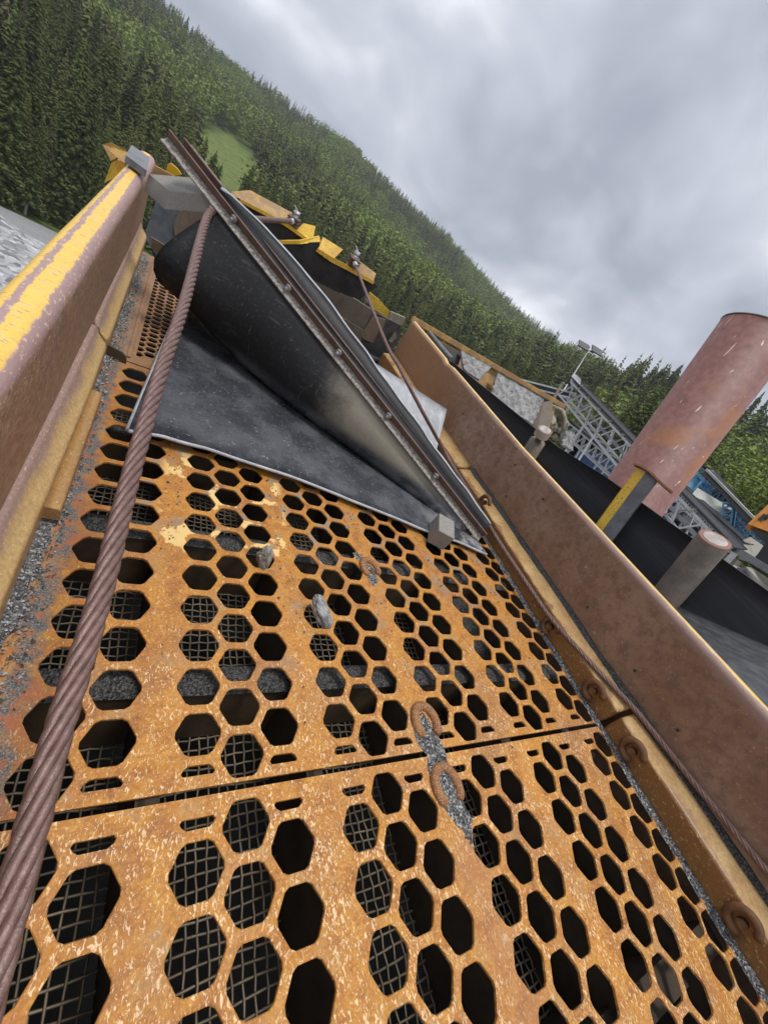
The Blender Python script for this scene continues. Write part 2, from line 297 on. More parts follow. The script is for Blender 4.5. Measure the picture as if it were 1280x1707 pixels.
def put(name, mb, mats, parent=None, frame='deck', o=(0, 0, 0), attrs=None):
    """one mesh object. Coordinates are deck units (frame deck) or metres (frame world); o is its origin"""
    k = S if frame == 'deck' else 1.0
    if isinstance(mats, str): mats = [mats]
    vs = np.array(mb.v, float).reshape(-1, 3); oo = np.asarray(parent['_o'] if parent is not None else o, float)
    me = bpy.data.meshes.new(name); me.from_pydata(((vs - oo) * k).tolist(), [], mb.f)
    for q in mats: me.materials.append(MAT[q])
    me.polygons.foreach_set('material_index', mb.mi); me.polygons.foreach_set('use_smooth', mb.sm)
    a = me.attributes.new('dc', 'FLOAT_VECTOR', 'POINT'); a.data.foreach_set('vector', vs.astype(np.float32).ravel())
    for an, av in (attrs or {}).items():
        a = me.attributes.new(an, 'FLOAT', 'POINT'); a.data.foreach_set('value', np.asarray(av, np.float32))
    me.update(); ob = bpy.data.objects.new(name, me); COL.objects.link(ob)
    if parent is not None: ob.parent = parent
    else:
        ob.matrix_world = M @ Matrix.Translation(Vector(oo * S)) if frame == 'deck' else Matrix.Translation(Vector(oo))
    ob['_o'] = [float(q) for q in oo]
    return ob
def thing(name, o, label, cat, group=None, frame='deck'):
    ob = bpy.data.objects.new(name, None); COL.objects.link(ob); ob.empty_display_size = .05
    o = np.asarray(o, float); ob.matrix_world = M @ Matrix.Translation(Vector(o * S)) if frame == 'deck' else Matrix.Translation(Vector(o))
    ob['_o'] = [float(q) for q in o]; return tag(ob, label, cat, group)
def tag(ob, label=None, cat=None, group=None, kind=None):
    for k, q in (('label', label), ('category', cat), ('group', group), ('kind', kind)):
        if q: ob[k] = q
    return ob
def dup(root, o, label=None, frame='deck', rot=None):
    r = root.copy(); COL.objects.link(r); o = np.asarray(o, float)
    T = Matrix.Translation(Vector(o * S)) if frame == 'deck' else Matrix.Translation(Vector(o))
    r.matrix_world = (M @ T if frame == 'deck' else T) @ (rot or Matrix.Identity(4))
    if label: r['label'] = label
    for ch in root.children:
        c = ch.copy(); COL.objects.link(c); c.parent = r
    return r
def rock_mesh(rad, seed, stretch=(1, 1, 1), sub=3, amp=.35, c=(0, 0, 0)):
    bm = bmesh.new(); bmesh.ops.create_icosphere(bm, subdivisions=sub, radius=1); rr = random.Random(seed)
    off = Vector((rr.random() * 50, rr.random() * 50, rr.random() * 50))
    pl = [(Vector((rr.gauss(0, 1), rr.gauss(0, 1), rr.gauss(0, 1))).normalized(), rr.uniform(.55, .85)) for _ in range(9)]
    for q in bm.verts:
        p = q.co.copy()
        for n, d in pl:
            e = p.dot(n) - d
            if e > 0: p -= n * e
        p += q.co * ((noise.noise(q.co * 3 + off) * .10 + noise.noise(q.co * 8 + off) * .06 + noise.noise(q.co * 20 + off) * .025) * amp / .35)
        q.co = Vector((p.x * stretch[0], p.y * stretch[1], p.z * stretch[2])) * rad + Vector(c)
    bm.verts.index_update(); b = MB().add([tuple(q.co) for q in bm.verts], [[q.index for q in f.verts] for f in bm.faces], 0, False); bm.free(); return b
# ================================================================ THE SCREEN DECK
FF = .825
def hexa(cu, cv, ff=FF, rc=.13, clip=None):
    r = ff / math.sqrt(3); pts = [(cu + r * math.cos(math.radians(60 * k)), cv + r * math.sin(math.radians(60 * k))) for k in range(6)]
    if clip:                                           # keep lo<=v<=hi (half holes at the plate ends)
        lo, hi = clip; out = []
        for a, b in zip(pts, pts[1:] + pts[:1]):
            ia, ib = lo <= a[1] <= hi, lo <= b[1] <= hi
            if ia: out.append(a)
            for L in sorted([lo, hi], key=lambda q: abs(q - a[1])):
                if (a[1] - L) * (b[1] - L) < 0:
                    t = (L - a[1]) / (b[1] - a[1]); out.append((a[0] + t * (b[0] - a[0]), L))
        pts = out
    if rc:
        out = []
        for i, p in enumerate(pts):
            a, b = pts[i - 1], pts[(i + 1) % len(pts)]
            for q in (a, b):
                L = math.dist(p, q); t = min(.4, rc * .6 / max(L, 1e-6)) if L < .3 else rc
                out.append((p[0] + (q[0] - p[0]) * t, p[1] + (q[1] - p[1]) * t))
        pts = out
    return pts
def plate_mesh(u0, u1, v0, v1, holes, th=.072, ch=.012):
    """steel sheet with real punched holes, chamfered upper rims"""
    pts = [(u0, v0), (u1, v0), (u1, v1), (u0, v1)]; faces = [[0, 1, 2, 3]]
    big = []
    for h in holes:
        cx = sum(p[0] for p in h) / len(h); cy = sum(p[1] for p in h) / len(h)
        b = [(cx + (x - cx) * 1.035, cy + (y - cy) * 1.035) for x, y in h]
        faces.append(list(range(len(pts), len(pts) + len(b)))); pts += b; big.append(b)
    ov, oe, of, _, _, ofo = delaunay_2d_cdt([Vector(p) for p in pts], [], faces, 0, 1e-6)
    keep = [f for f, fo in zip(of, ofo) if not any(q > 0 for q in fo)]
    mb = MB(); mb.add([(p.x, p.y, 0) for p in ov], keep)
    mb.add([(p.x, p.y, -th) for p in ov], [f[::-1] for f in keep])
    for b, h in zip(big, holes):
        n = len(h); mb.add([(*p, 0) for p in b] + [(*p, -ch) for p in h] + [(*p, -th) for p in h], [(i, (i + 1) % n, n + (i + 1) % n, n + i) for i in range(n)] + [(n + i, n + (i + 1) % n, 2 * n + (i + 1) % n, 2 * n + i) for i in range(n)])
    mb.add([(u0, v0, 0), (u1, v0, 0), (u1, v1, 0), (u0, v1, 0), (u0, v0, -th), (u1, v0, -th), (u1, v1, -th), (u0, v1, -th)], [(0, 1, 5, 4), (1, 2, 6, 5), (2, 3, 7, 6), (3, 0, 4, 7)])
    return mb
GC = [(g - 3) * 3.31 for g in range(1, 7)]; CP = .875
def cols():
    for gi, c in enumerate(GC):
        for k in (-1, 0, 1):
            if (gi == 0 and k == -1) or (gi == 5 and k == 1): continue
            yield c + k * CP - (.12 if gi == 5 and k == 0 else 0), k == 0
h2 = []; h1 = []
for cu, mid in cols():
    if mid:
        h2 += [hexa(cu, n - .5) for n in range(0, 15) if n - .5 < 13.7]; h1 += [hexa(cu, -1.71 - n) for n in range(14)]
    else:
        h2 += [hexa(cu, n) for n in range(0, 14)] + [hexa(cu, -1, clip=(-.765, -.5), rc=.1), hexa(cu, 14, clip=(13.4, 13.85), rc=.1)]
        h1 += [hexa(cu, -2.21 - n) for n in range(13)] + [hexa(cu, -1.21, clip=(-1.7, -1.455), rc=.1)]
p1 = tag(put('screen_plate', plate_mesh(-8.15, 10.33, -16.2, -1.125, h1), 'plate', o=(1.1, -8.6, 0)), 'nearest rusty orange punched plate with large hexagon holes and dense pale wear flecks', 'screen plate', 'punched plates of the screen deck')
p2 = tag(put('screen_plate', plate_mesh(-8.15, 10.33, -.985, 14.25, h2), 'plate', o=(1.1, 6.6, 0)), 'middle rusty orange punched plate with large hexagon holes, under the black rubber', 'screen plate', 'punched plates of the screen deck')
h3 = []
for i in range(39):
    cu = -6.3 - .43 + i * .433
    for j in range(25):
        cv = 15.25 + j * .5 + (.25 if i % 2 else 0)
        if cv < 27.8 and cu < 9.8:
            hh = hexa(cu, cv, .40, 0)
            if i == 0: hh = [(max(x, cu - .02), y) for x, y in hh]; hh = [hh[0], hh[1], (cu - .02, hh[1][1]), (cu - .02, hh[5][1]), hh[5]]
            h3.append(hh)
p3 = tag(put('screen_plate', plate_mesh(-8.15, 10.33, 14.34, 28.6, h3, .09, .008), 'plate', o=(1.1, 21, 0)), 'far rusty plate with small close hexagon holes, beyond the black rubber roll', 'screen plate', 'punched plates of the screen deck')
mb = MB(); mb.box((-6.98, 21.3, .045), (.07, 0, 0), (0, 6.7, 0), (0, 0, .04), 0, .02); put('edge_strip', mb, 'plate', p3)
# ---- woven wire screen below
mb = MB(); sp = .225; WM = -2.3
for i in range(int(17.6 / sp)):
    u = -7.4 + i * sp; pts = [V(u + .03 * math.sin(j * .37 + i), -13 + j * sp, WM + .03 * (1 if (i + j) % 2 else -1) + .05 * math.sin(u * .9) * math.sin(j * .2)) for j in range(int(27.5 / sp))]
    mb.tube(pts, .026, 4, 0, False)
for j in range(int(27.5 / sp)):
    v = -13 + j * sp; pts = [V(-7.4 + i * sp, v + .03 * math.sin(i * .5 + j), WM - .03 * (1 if (i + j) % 2 else -1) + .05 * math.sin((-7.4 + i * sp) * .9) * math.sin(j * .2)) for i in range(int(17.6 / sp))]
    mb.tube(pts, .026, 4, 0, False)
tag(put('wire_screen', mb, 'wire', o=(1.4, 0, WM)), 'woven wire mesh screen seen through the hexagon holes, under the rusty plates', 'wire mesh')
# ---- frame under the plates
fr = thing('support_frame', (1.65, 0, -2.6), 'brown steel grid of beams with fines on top, just under the punched plates', 'frame')
for c in GC[:5]:
    mb = MB(); mb.box((c + 1.52, -.5, -1.28), (.07, 0, 0), (0, 14.4, 0), (0, 0, 1.13)); mb.box((c + 1.62, -.5, -.2), (.2, 0, 0), (0, 14.4, 0), (0, 0, .05)); put('stringer', mb, 'under_steel_dark', fr)
for v in (-12.2, -6.9, 1.3, 5.75, 10.35):
    mb = MB(); segs = [-7.9] + [c + 1.5 for c in GC[:5]] + [10.5]
    for a, b in zip(segs, segs[1:]):
        mb.prism([(a + .09, v - .52, -2.25), (a + .09, v - .30, -.42), (a + .09, v + .35, -.42), (a + .09, v + .35, -2.25)], (b - a - .18, 0, 0))
    put('cross_beam', mb, 'under_steel' if v > 0 else 'under_steel_dark', fr)  # near beams take the darker steel, shade painted into their colour
# fines lying on the cross beams and in a heap under the right side
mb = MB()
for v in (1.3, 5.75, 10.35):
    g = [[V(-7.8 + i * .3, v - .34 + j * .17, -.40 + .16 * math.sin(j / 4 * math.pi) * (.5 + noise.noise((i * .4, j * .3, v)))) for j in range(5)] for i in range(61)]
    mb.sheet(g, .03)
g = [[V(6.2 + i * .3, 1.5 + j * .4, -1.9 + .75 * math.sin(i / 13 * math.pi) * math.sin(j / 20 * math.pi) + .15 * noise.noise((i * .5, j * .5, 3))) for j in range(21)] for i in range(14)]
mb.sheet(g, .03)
tag(put('fines_below', mb, 'fines_dark_shade', o=(1, 5, -1)), kind='stuff', label='stone fines darkened for shade lying on the beams under the punched plates', cat='gravel')
ch = thing('dark_enclosure', (1.4, 1, -12), 'light-blocking black box added below the wire mesh of the screen', 'chute')  # added box that keeps light out and the void below the mesh black
mb = MB(); mb.box((1.5, 6, -8.6), (9.75, 0, 0), (0, 23.6, 0), (0, 0, .1)); mb.box((1.3, -17.5, -6.2), (9.5, 0, 0), (0, .1, 0), (0, 0, 5.7)); mb.box((1.3, 29.9, -6.4), (9.5, 0, 0), (0, .1, 0), (0, 0, 5.5)); put('enclosure_wall', mb, 'void_dark', ch)
# ---- lifting lugs welded on the plates
def lug():
    b = MB(); pts = []
    for k in range(19):
        a = math.radians(-52 + 284 * k / 18); r = .40; pts.append(V(r * math.cos(a) * .92, r * math.sin(a) * 1.12, .03))
    b.tube(pts, [.10] + [.135] * 17 + [.10], 12)
    b.v = [(x, y, z * .9) for x, y, z in b.v]; return b
def fines_patch(name, outline, h, label, seed, par=None, grains=60, parname=None):
    """a low heap of fines with a ragged outline"""
    b = MB(); cx = sum(p[0] for p in outline) / len(outline); cy = sum(p[1] for p in outline) / len(outline); K = len(outline) * 4; rings = 6; vs = []
    for r in range(rings + 1):
        t = r / rings
        for k in range(K):
            a, f = divmod(k, 4); p, q = outline[a], outline[(a + 1) % len(outline)]; x, y = p[0] + (q[0] - p[0]) * f / 4, p[1] + (q[1] - p[1]) * f / 4
            j = 1 + .16 * noise.noise((x * 4 + seed, y * 4, 1)); X, Y = cx + (x - cx) * t * j, cy + (y - cy) * t * j
            vs.append((X, Y, .004 + h * (1 - t ** 2.2) * (.75 + .6 * noise.noise((X * 5, Y * 5, seed)))))
    fs = [(r * K + k, r * K + (k + 1) % K, (r + 1) * K + (k + 1) % K, (r + 1) * K + k) for r in range(rings) for k in range(K)]
    b.add(vs, fs, 0, True); rr = random.Random(seed)
    for _ in range(grains):
        k = rr.randrange(len(vs)); p = vs[k]; s_ = rr.uniform(.012, .035); x, y = p[0] + rr.uniform(-.06, .06), p[1] + rr.uniform(-.06, .06)
        b.add([(x + s_, y, p[2] + s_ * .4), (x - s_ * .6, y + s_, p[2] + s_ * .3), (x - s_ * .5, y - s_, p[2] + s_ * .5), (x, y, p[2] + s_ * 1.4), (x, y, p[2] - s_)], [(0, 1, 3), (1, 2, 3), (2, 0, 3), (0, 1, 4), (1, 2, 4), (2, 0, 4)])
    return tag(put(name, b, 'fines', o=(cx, cy, 0)), label, 'gravel', kind='stuff')
lg = tag(put('lifting_lug', lug(), 'lug_rust'), 'rusty half ring lug just above the plate seam, filled with grey fines', 'lug', 'half ring lugs welded on the plates')
lg.matrix_world = M @ Matrix.Translation(Vector((1.83 * S, -.28 * S, 0)))
dup(lg, (1.80, -1.87, 0), 'rusty half ring lug just below the plate seam, nearest of the lugs', rot=Matrix.Rotation(.05, 4, 'Z'))
dup(lg, (1.70, 5.2, 0), 'rusty half ring lug on the middle plate near the loose stones', rot=Matrix.Rotation(.2, 4, 'Z') @ Matrix.Scale(.88, 4))
fines_patch('stone_fines', [(1.83, .05), (2.0, -.2), (1.95, -.55), (2.2, -.85), (2.15, -1.2), (2.0, -1.55), (2.05, -1.9), (1.95, -2.25), (2.25, -2.6), (2.0, -3.25), (1.78, -2.75), (1.55, -2.4), (1.3, -2.1), (1.35, -1.5), (1.5, -1.15), (1.35, -.8), (1.35, -.3), (1.55, -.5), (1.7, -.2)], .09, 'grey stone fines caked through the two lugs across the plate seam', 3, grains=300)
fines_patch('stone_fines', [(1.7, 5.45), (1.85, 5.2), (1.9, 4.6), (1.6, 4.4), (1.45, 4.75), (1.5, 5.1), (1.55, 5.4)], .09, 'small dab of grey fines in the upper lug on the middle plate', 8, grains=80)
fines_patch('stone_fines', [(1.35, 5.9), (1.5, 5.7), (1.4, 5.5), (1.2, 5.55), (1.15, 5.85)], .05, 'little pinch of grey fines beside the upper lug', 9, grains=30)
# ---- loose stones
def stone(name, px, sz, seed, st, label, mat='crust', tilt=.3):
    p = at(*px, 'w', 0) + V(0, 0, sz * st[2] * .55)
    b = rock_mesh(sz, seed, st, 4, .5)
    o = tag(put(name, b, mat), label, 'stone'); o.matrix_world = M @ Matrix.Translation(Vector(p * S)) @ Vector(UP * .8 + V(-.5 - tilt, .35, 0)).to_track_quat('Z', 'Y').to_matrix().to_4x4() @ Matrix.Rotation(.35 * seed, 4, 'Z'); return o
# ================================================================ MATERIAL for stones
m = NM('stone_grey'); n = m.noise(5, 7, .7, m.scale((1, 1, .45))); c = m.ramp(n, [(.3, (.06, .06, .062)), (.46, (.22, .22, .22)), (.58, (.42, .42, .41)), (.75, (.6, .6, .58))]); m.bump(n, .8, .008); MAT['stone_grey'] = m.done(c, .7)
m = NM('stone_brown'); n = m.noise(4, 7, .7, m.scale((1, 1, .4))); c = m.ramp(n, [(.3, (.08, .06, .045)), (.5, (.2, .17, .14)), (.66, (.42, .4, .38))]); m.bump(n, .8, .008); MAT['stone_brown'] = m.done(c, .7)
stone('loose_stone', (531, 1030), .35, 5, (.8, .75, 1.6), 'larger pale grey stone wedged in a hole in the middle plate', 'stone_grey', .25)
stone('loose_stone', (436, 938), .36, 11, (.8, .75, 1.35), 'smaller brown and grey stone wedged upright in a hole beside the rubber', 'stone_brown', -.1)
for k, (px, sz, lb) in enumerate([((578, 880), .09, 'tiny chip near the rubber edge on the middle plate'), ((908, 1037), .26, 'grey chip lying against the right rail beside the ring clip')]):
    stone('stone_chip', px, sz, 20 + k, (1, 1, .8), lb, 'stone_grey')
# ---- fines along the edges of the deck
def strip(u0f, u1f, v0, v1, hf, dv=.12, nu=14):
    g = []
    for i in range(int((v1 - v0) / dv) + 1):
        v = v0 + i * dv; row = []
        for j in range(nu):
            t = j / (nu - 1); u = u0f(v) + (u1f(v) - u0f(v)) * t
            row.append((u, v, max(-.02, hf(u, v, t))))
        g.append(row)
    return g
nz = lambda *p: noise.noise(p)
g = strip(lambda v: -8.0, lambda v: -7.32 + .3 * nz(v * .5, 2, 1) + .2 * nz(v * 1.7, 5, 1) - (.1 if v < 3 else 0), -4, 28, lambda u, v, t: .03 + .22 * (1 - t) ** 1.5 * (1 + nz(v * .6, 1, 9)) + .09 * nz(u * 5, v * 5, 0) - .14 * t ** 3 - (.10 if nz(u * 1.2, v * .9, 4) > .18 else 0))
mb = MB(); A, B = len(g), len(g[0]); mb.add([p for r in g for p in r], [(i * B + j, i * B + j + 1, (i + 1) * B + j + 1, (i + 1) * B + j) for i in range(A - 1) for j in range(B - 1)], 0, True)
tag(put('stone_fines', mb, 'fines', o=(-7.6, 10, 0)), 'band of grey stone fines along the foot of the left rail', 'gravel', kind='stuff')
g = strip(lambda v: 10.10 + .09 * nz(v * .7, 3, 1) - (.06 if v < -2 else 0), lambda v: 10.31, -12, 27, lambda u, v, t: -.03 + .13 * t + .06 * nz(u * 6, v * 5, 0), nu=7)
mb = MB(); A, B = len(g), len(g[0]); mb.add([p for r in g for p in r], [(i * B + j, i * B + j + 1, (i + 1) * B + j + 1, (i + 1) * B + j) for i in range(A - 1) for j in range(B - 1)], 0, True)
tag(put('stone_fines', mb, 'fines', o=(10.2, 5, 0)), 'thin line of grey fines along the foot of the right rail', 'gravel', kind='stuff')
# loose grains
def grains(name, n, pos, s0, s1, label):
    b = MB(); tint = []
    for _ in range(n):
        x, y, z = pos(); s_ = random.uniform(s0, s1) * random.choice((1, 1, .6, 1.5)); q = random.random()
        vs = []
        for d in ((1, 0, 0), (-.5, .87, 0), (-.5, -.87, 0), (.2, .1, .8), (0, 0, -.6)):
            vs.append((x + s_ * d[0] * random.uniform(.6, 1.3), y + s_ * d[1] * random.uniform(.6, 1.3), z + s_ * .5 + s_ * d[2]))
        b.add(vs, [(0, 1, 3), (1, 2, 3), (2, 0, 3), (1, 0, 4), (2, 1, 4), (0, 2, 4)]); tint += [q] * 5
    return tag(put(name, b, 'grain', attrs={'tint': tint}), label, 'gravel', kind='stuff')
def lp():
    v = random.uniform(-2, 27); u = min(-7.86 + abs(random.gauss(0, .33)), random.uniform(-7.5, -7.16)); return u, v, .02 + .12 * max(0, (-7.2 - u))
grains('loose_grains', 4200, lp, .016, .042, 'loose grey grains scattered by the left rail')
def dp():
    c = random.choice(GC[:5]); return c + 1.655 + random.gauss(0, .16), 9.0 - abs(random.gauss(0, 3.5)), 0
grains('loose_grains', 420, dp, .012, .04, 'sparse grey grit lying on the solid strips between the hexagon holes')
def rp():
    v = random.uniform(-11, 14); return 10.28 - abs(random.gauss(0, .14)), v, .03
grains('loose_grains', 900, rp, .02, .045, 'loose grey grains scattered by the right rail')
# ================================================================ RAILS AND SIDE WALLS
def extrude(sec, v0, v1, n, uf=lambda v: 0.0, wf=lambda v: 0.0, mi=0, endr=0.0, smooth=True, close=True):
    """section [(u,w)] swept along v; endr shrinks the last bit of each end for a rounded end"""
    b = MB(); K = len(sec); cu = sum(p[0] for p in sec) / K; cw = sum(p[1] for p in sec) / K; vs = []
    st = [(v0 + (v1 - v0) * i / n, 1.0) for i in range(n + 1)]
    if endr: st = [(v0, .55), (v0 + endr * .3, .86), (v0 + endr, 1)] + [q for q in st if v0 + endr < q[0] < v1 - endr] + [(v1 - endr, 1), (v1 - endr * .3, .86), (v1, .55)]
    for v, k in st:
        for (a, c) in sec: vs.append((cu + (a - cu) * k + uf(v), v, cw + (c - cw) * k + wf(v)))
    N = len(st); fs = [(i * K + j, i * K + (j + 1) % K, (i + 1) * K + (j + 1) % K, (i + 1) * K + j) for i in range(N - 1) for j in range(K if close else K - 1)]
    b.add(vs, fs, mi, smooth)
    if close: b.add([vs[j] for j in range(K)], [list(range(K))[::-1]], mi); b.add([vs[(N - 1) * K + j] for j in range(K)], [list(range(K))], mi)
    return b
def arc(cu, cw, r, a0, a1, n=7): return [(cu + r * math.cos(math.radians(a0 + (a1 - a0) * k / n)), cw + r * math.sin(math.radians(a0 + (a1 - a0) * k / n))) for k in range(n + 1)]
ripple = lambda k, a: (lambda v: a * nz(v * .35, k, 2) + a * .5 * nz(v * 1.3, k, 7))
# right
secR = [(11.27, -.12), (10.33, -.12), (10.31, .2), (10.30, .8)] + arc(10.42, .86, .12, 180, 105, 4) + [(11.0, 1.14), (11.27, 1.24)]
for (a, b_, lb) in ((-15.5, -1.19, 'nearest tan steel edge rail along the right wall, with a dark stained face'), (-1.0, 13.55, 'middle tan steel edge rail along the right wall beside the rubber'), (13.72, 29.6, 'far tan edge rail along the right wall behind the grey sheet')):
    put_ = tag(put('edge_rail', extrude(secR, a, b_, 60, ripple(1, .02), ripple(3, .03), endr=.12), 'rail_right', o=(10.8, (a + b_) / 2, 0)), lb, 'rail', 'edge rails at the foot of the walls')
secL = [(-8.3, -.12), (-7.74, -.12), (-7.72, .25)] + arc(-7.9, .72, .18, 0, 60, 4) + [(-8.05, 1.15)] + arc(-8.25, 1.22, .2, 40, 95, 3) + [(-8.33, 1.4)]
offL = lambda v: -.14 + .034 * min(max(v, 0), 10) * (.55 if v > 10 else .55)
for (a, b_, lb) in ((-9.0, 13.55, 'long tan steel edge rail along the left wall, nearest the camera'), (13.8, 29.3, 'shorter tan edge rail with a rounded far end along the left wall')):
    tag(put('edge_rail', extrude(secL, a, b_, 70, offL, ripple(4, .04), endr=.3), 'rail_left', o=(-8, (a + b_) / 2, 0)), lb, 'rail', 'edge rails at the foot of the walls')
b = extrude([(-7.78, .2), (-7.46, .2), (-7.46, .5), (-7.5, .55), (-7.78, .58)], 5.1, 10.6, 30, lambda v: -.05 + .012 * v, ripple(6, .03))
tag(put('wear_strip', b, 'rail_left', o=(-7.6, 8, .2)), 'narrow worn steel strip fixed to the front of the left rail', 'strip')
# rubber seal / fines in the crease between right rail and wall
b = extrude([(11.02, 1.10), (11.08, 1.22), (11.2, 1.3), (11.27, 1.33), (11.27, 1.08)], -15, 13.5, 120, ripple(8, .07), ripple(9, .06)); tag(put('crease_fines', b, 'fines_dark_shade', o=(11.1, 0, 1.2)), 'black and grey fines packed in the crease between right rail and wall', 'gravel', kind='stuff')
# left wall (bent sheet with a wide top flange)
prof = [(-8.28, -9), (-8.28, 1.2), (-8.25, 3.9)] + arc(-8.62, 4.27, .38, 0, 90, 7) + arc(-8.86, 4.37, .28, 90, 180, 6) + [(-9.14, 3.2), (-9.02, 3.2)] + arc(-8.86, 4.3, .17, 180, 90, 4) + arc(-8.6, 4.2, .26, 90, 0, 5) + [(-8.37, 1.2), (-8.40, -9)]
wallL = lambda v: -.02 + (.008 * v if v < 25 else .2) + .02 * nz(v * .2, 3, 3)
lw = thing('side_wall', (-8.5, 10, 0), 'left steel side wall with worn yellow paint along its wide top edge', 'side wall')
put('wall_plate', extrude(prof, -11, 30.4, 90, wallL, lambda v: .02 * nz(v * .15, 1, 1)), 'wall_left', lw)
# right wall
topR = lambda v: 4.72 - .03 * (v + 3) if v < 12 else 4.27
kink = lambda v: 0 if v < 22.3 else (v - 22.3) * .03
b = MB(); vs = []; st = np.concatenate([np.linspace(-14, 22.3, 50), np.linspace(22.5, 30.3, 14)]); K = None
for v in st:
    T = topR(v) - (.10 if abs(v - 22.3) < .5 else 0); k = kink(v) + .03 * nz(v * .25, 5, 5)
    sec = [(11.30, -9), (11.30, 1.2), (11.31, T - .45)] + arc(11.55, T - .26, .24, 180, 90, 6) + [(11.72, T - .02), (11.72, T - .12), (11.56, T - .12), (11.44, T - .35), (11.42, 1.2), (11.42, -9)]
    K = len(sec); vs += [(a + k, v, c) for a, c in sec]
N = len(st); b.add(vs, [(i * K + j, i * K + (j + 1) % K, (i + 1) * K + (j + 1) % K, (i + 1) * K + j) for i in range(N - 1) for j in range(K)], 0, True)
b.add(vs[:K], [list(range(K))[::-1]]); b.add(vs[-K:], [list(range(K))])
rw = thing('side_wall', (11.4, 8, 0), 'right brown steel side wall with a thin yellow top edge', 'side wall')
put('wall_plate', b, 'wall_right', rw)
for px in [(1058, 1118), (1129, 1217), (979, 1012), (772, 690), (858, 775), (905, 832), (1210, 1405), (716, 730), (843, 827)]:
    p = at(*px, 'u', 11.30); h = MB(); pts = [p + V(-.012, 0, 0), p + V(.03, 0, 0)]; h.tube([p + V(-.02, 0, 0), p + V(.02, 0, 0)], .075, 12, 0); h.tube([p + V(-.026, 0, 0), p + V(.02, 0, 0)], .052, 12, 1)
    put('bolt_hole', h, ['tan_steel', 'lining'], rw)
# tabs standing on the rails
for v, sh, lb in ((14.05, 0, 'dark flat steel tab standing across the left rail at the second seam'), (27.0, 1, 'rusty steel tab at the far end of the left rail')):
    if not sh: pts = [at(175, 572, 'v', v), at(204, 588, 'v', v), at(211, 597, 'v', v), at(210, 618, 'v', v), at(206, 630, 'v', v), at(173, 606, 'v', v)]
    else: pts = [at(252, 395, 'v', v), at(279, 411, 'v', v), at(282, 415, 'v', v), at(277, 432, 'v', v), at(252, 414, 'v', v)]
    tag(put('steel_tab', MB().prism(pts, (0, .12, 0)), 'brown_steel' if sh else 'under_steel', o=(-7.3, v, 0)), lb, 'steel tab')
# ring clips on the right rail
def clip_parts(root):
    b = MB(); pts = []
    for k in range(19):
        a = math.radians(-125 + 290 * k / 18); pts.append(V(-.03, .36 * math.cos(a), .36 * math.sin(a)))
    b.tube(pts, [.09] + [.12] * 17 + [.09], 10); put('ring', b, 'clip_rust', root)
    b = MB(); b.tube([V(-.17, 0, 0), V(.02, 0, 0)], .14, 14); b.tube([V(-.2, 0, 0), V(-.165, 0, 0)], .10, 14); put('pin', b, 'clip_rust', root)
    b = MB(); b.prism([V(-.05, -.45, -.42), V(-.05, .32, -.44), V(-.05, .3, -.2), V(-.05, -.3, -.22)], (.06, 0, 0)); put('base_plate', b, 'clip_rust', root)
cl = None
for px, u, lb in (((990, 1152), 10.28, 'rusty ring clip with a pin just above the rail joint, by the plate seam'), ((1055, 1252), 10.28, 'rusty ring clip with a pin just below the rail joint'), ((918, 1045), 10.28, 'ring clip half hidden under the thin rope, beside the grey stone chip'), ((1238, 1538), 10.28, 'nearest rusty ring clip with a pin, at the lower right corner'), ((808, 838), 10.28, 'farthest ring clip, behind the thin rope at the end of the clamp bar')):
    p = at(*px, 'u', u)
    if cl is None:
        cl = thing('ring_clip', (0, 0, 0), lb, 'ring clip', 'ring clips on the right rail'); clip_parts(cl); cl.matrix_world = M @ Matrix.Translation(Vector(p * S))
    else: dup(cl, p, lb)
# ================================================================ ROPES
def catmull(P, step):
    P = [np.asarray(p, float) for p in P]; out = []
    Q = [2 * P[0] - P[1]] + P + [2 * P[-1] - P[-2]]
    for i in range(1, len(Q) - 2):
        n = max(2, int(np.linalg.norm(Q[i + 1] - Q[i]) / step))
        for k in range(n):
            t = k / n; a, b, c, d = Q[i - 1], Q[i], Q[i + 1], Q[i + 2]
            out.append(.5 * (2 * b + (c - a) * t + (2 * a - 5 * b + 4 * c - d) * t * t + (3 * b - a - 3 * c + d) * t ** 3))
    return out + [P[-1]]
def rope_mesh(P, r, lay=13.0):
    C = catmull(P, r * .9); b = MB(); N = len(C); t0 = unit(C[1] - C[0]); a = unit(np.cross(t0, (1, .3, .2))); fr = []; L = 0
    for i in range(N):
        t = unit(C[min(i + 1, N - 1)] - C[max(i - 1, 0)]); a = unit(a - t * (a @ t)); fr.append((a, np.cross(t, a), L))
        if i + 1 < N: L += np.linalg.norm(C[i + 1] - C[i])
    for s_ in range(6):
        pts = []
        for i in range(N):
            q = 2 * math.pi * (s_ / 6 + fr[i][2] / (lay * r)); pts.append(C[i] + .635 * r * (math.cos(q) * fr[i][0] + math.sin(q) * fr[i][1]))
        NV = 20 if r > .15 else 12; vs = []; aa = None
        for i in range(N):
            t = unit(pts[min(i + 1, N - 1)] - pts[max(i - 1, 0)]); aa = unit(np.cross(t, (1, .3, .2))) if aa is None else aa; aa = unit(aa - t * (aa @ t)); bb = np.cross(t, aa)
            for k in range(NV):
                q = 2 * math.pi * k / NV - fr[i][2] / (r * 3.2); rr_ = .37 * r * (1.05 if k % 2 else .93); vs.append(pts[i] + rr_ * (math.cos(q) * aa + math.sin(q) * bb))
        b.add(vs, [(i * NV + k, i * NV + (k + 1) % NV, (i + 1) * NV + (k + 1) % NV, (i + 1) * NV + k) for i in range(N - 1) for k in range(NV)], 0, True)
    b.tube(C[::2] + [C[-1]], .4 * r, 6); return b
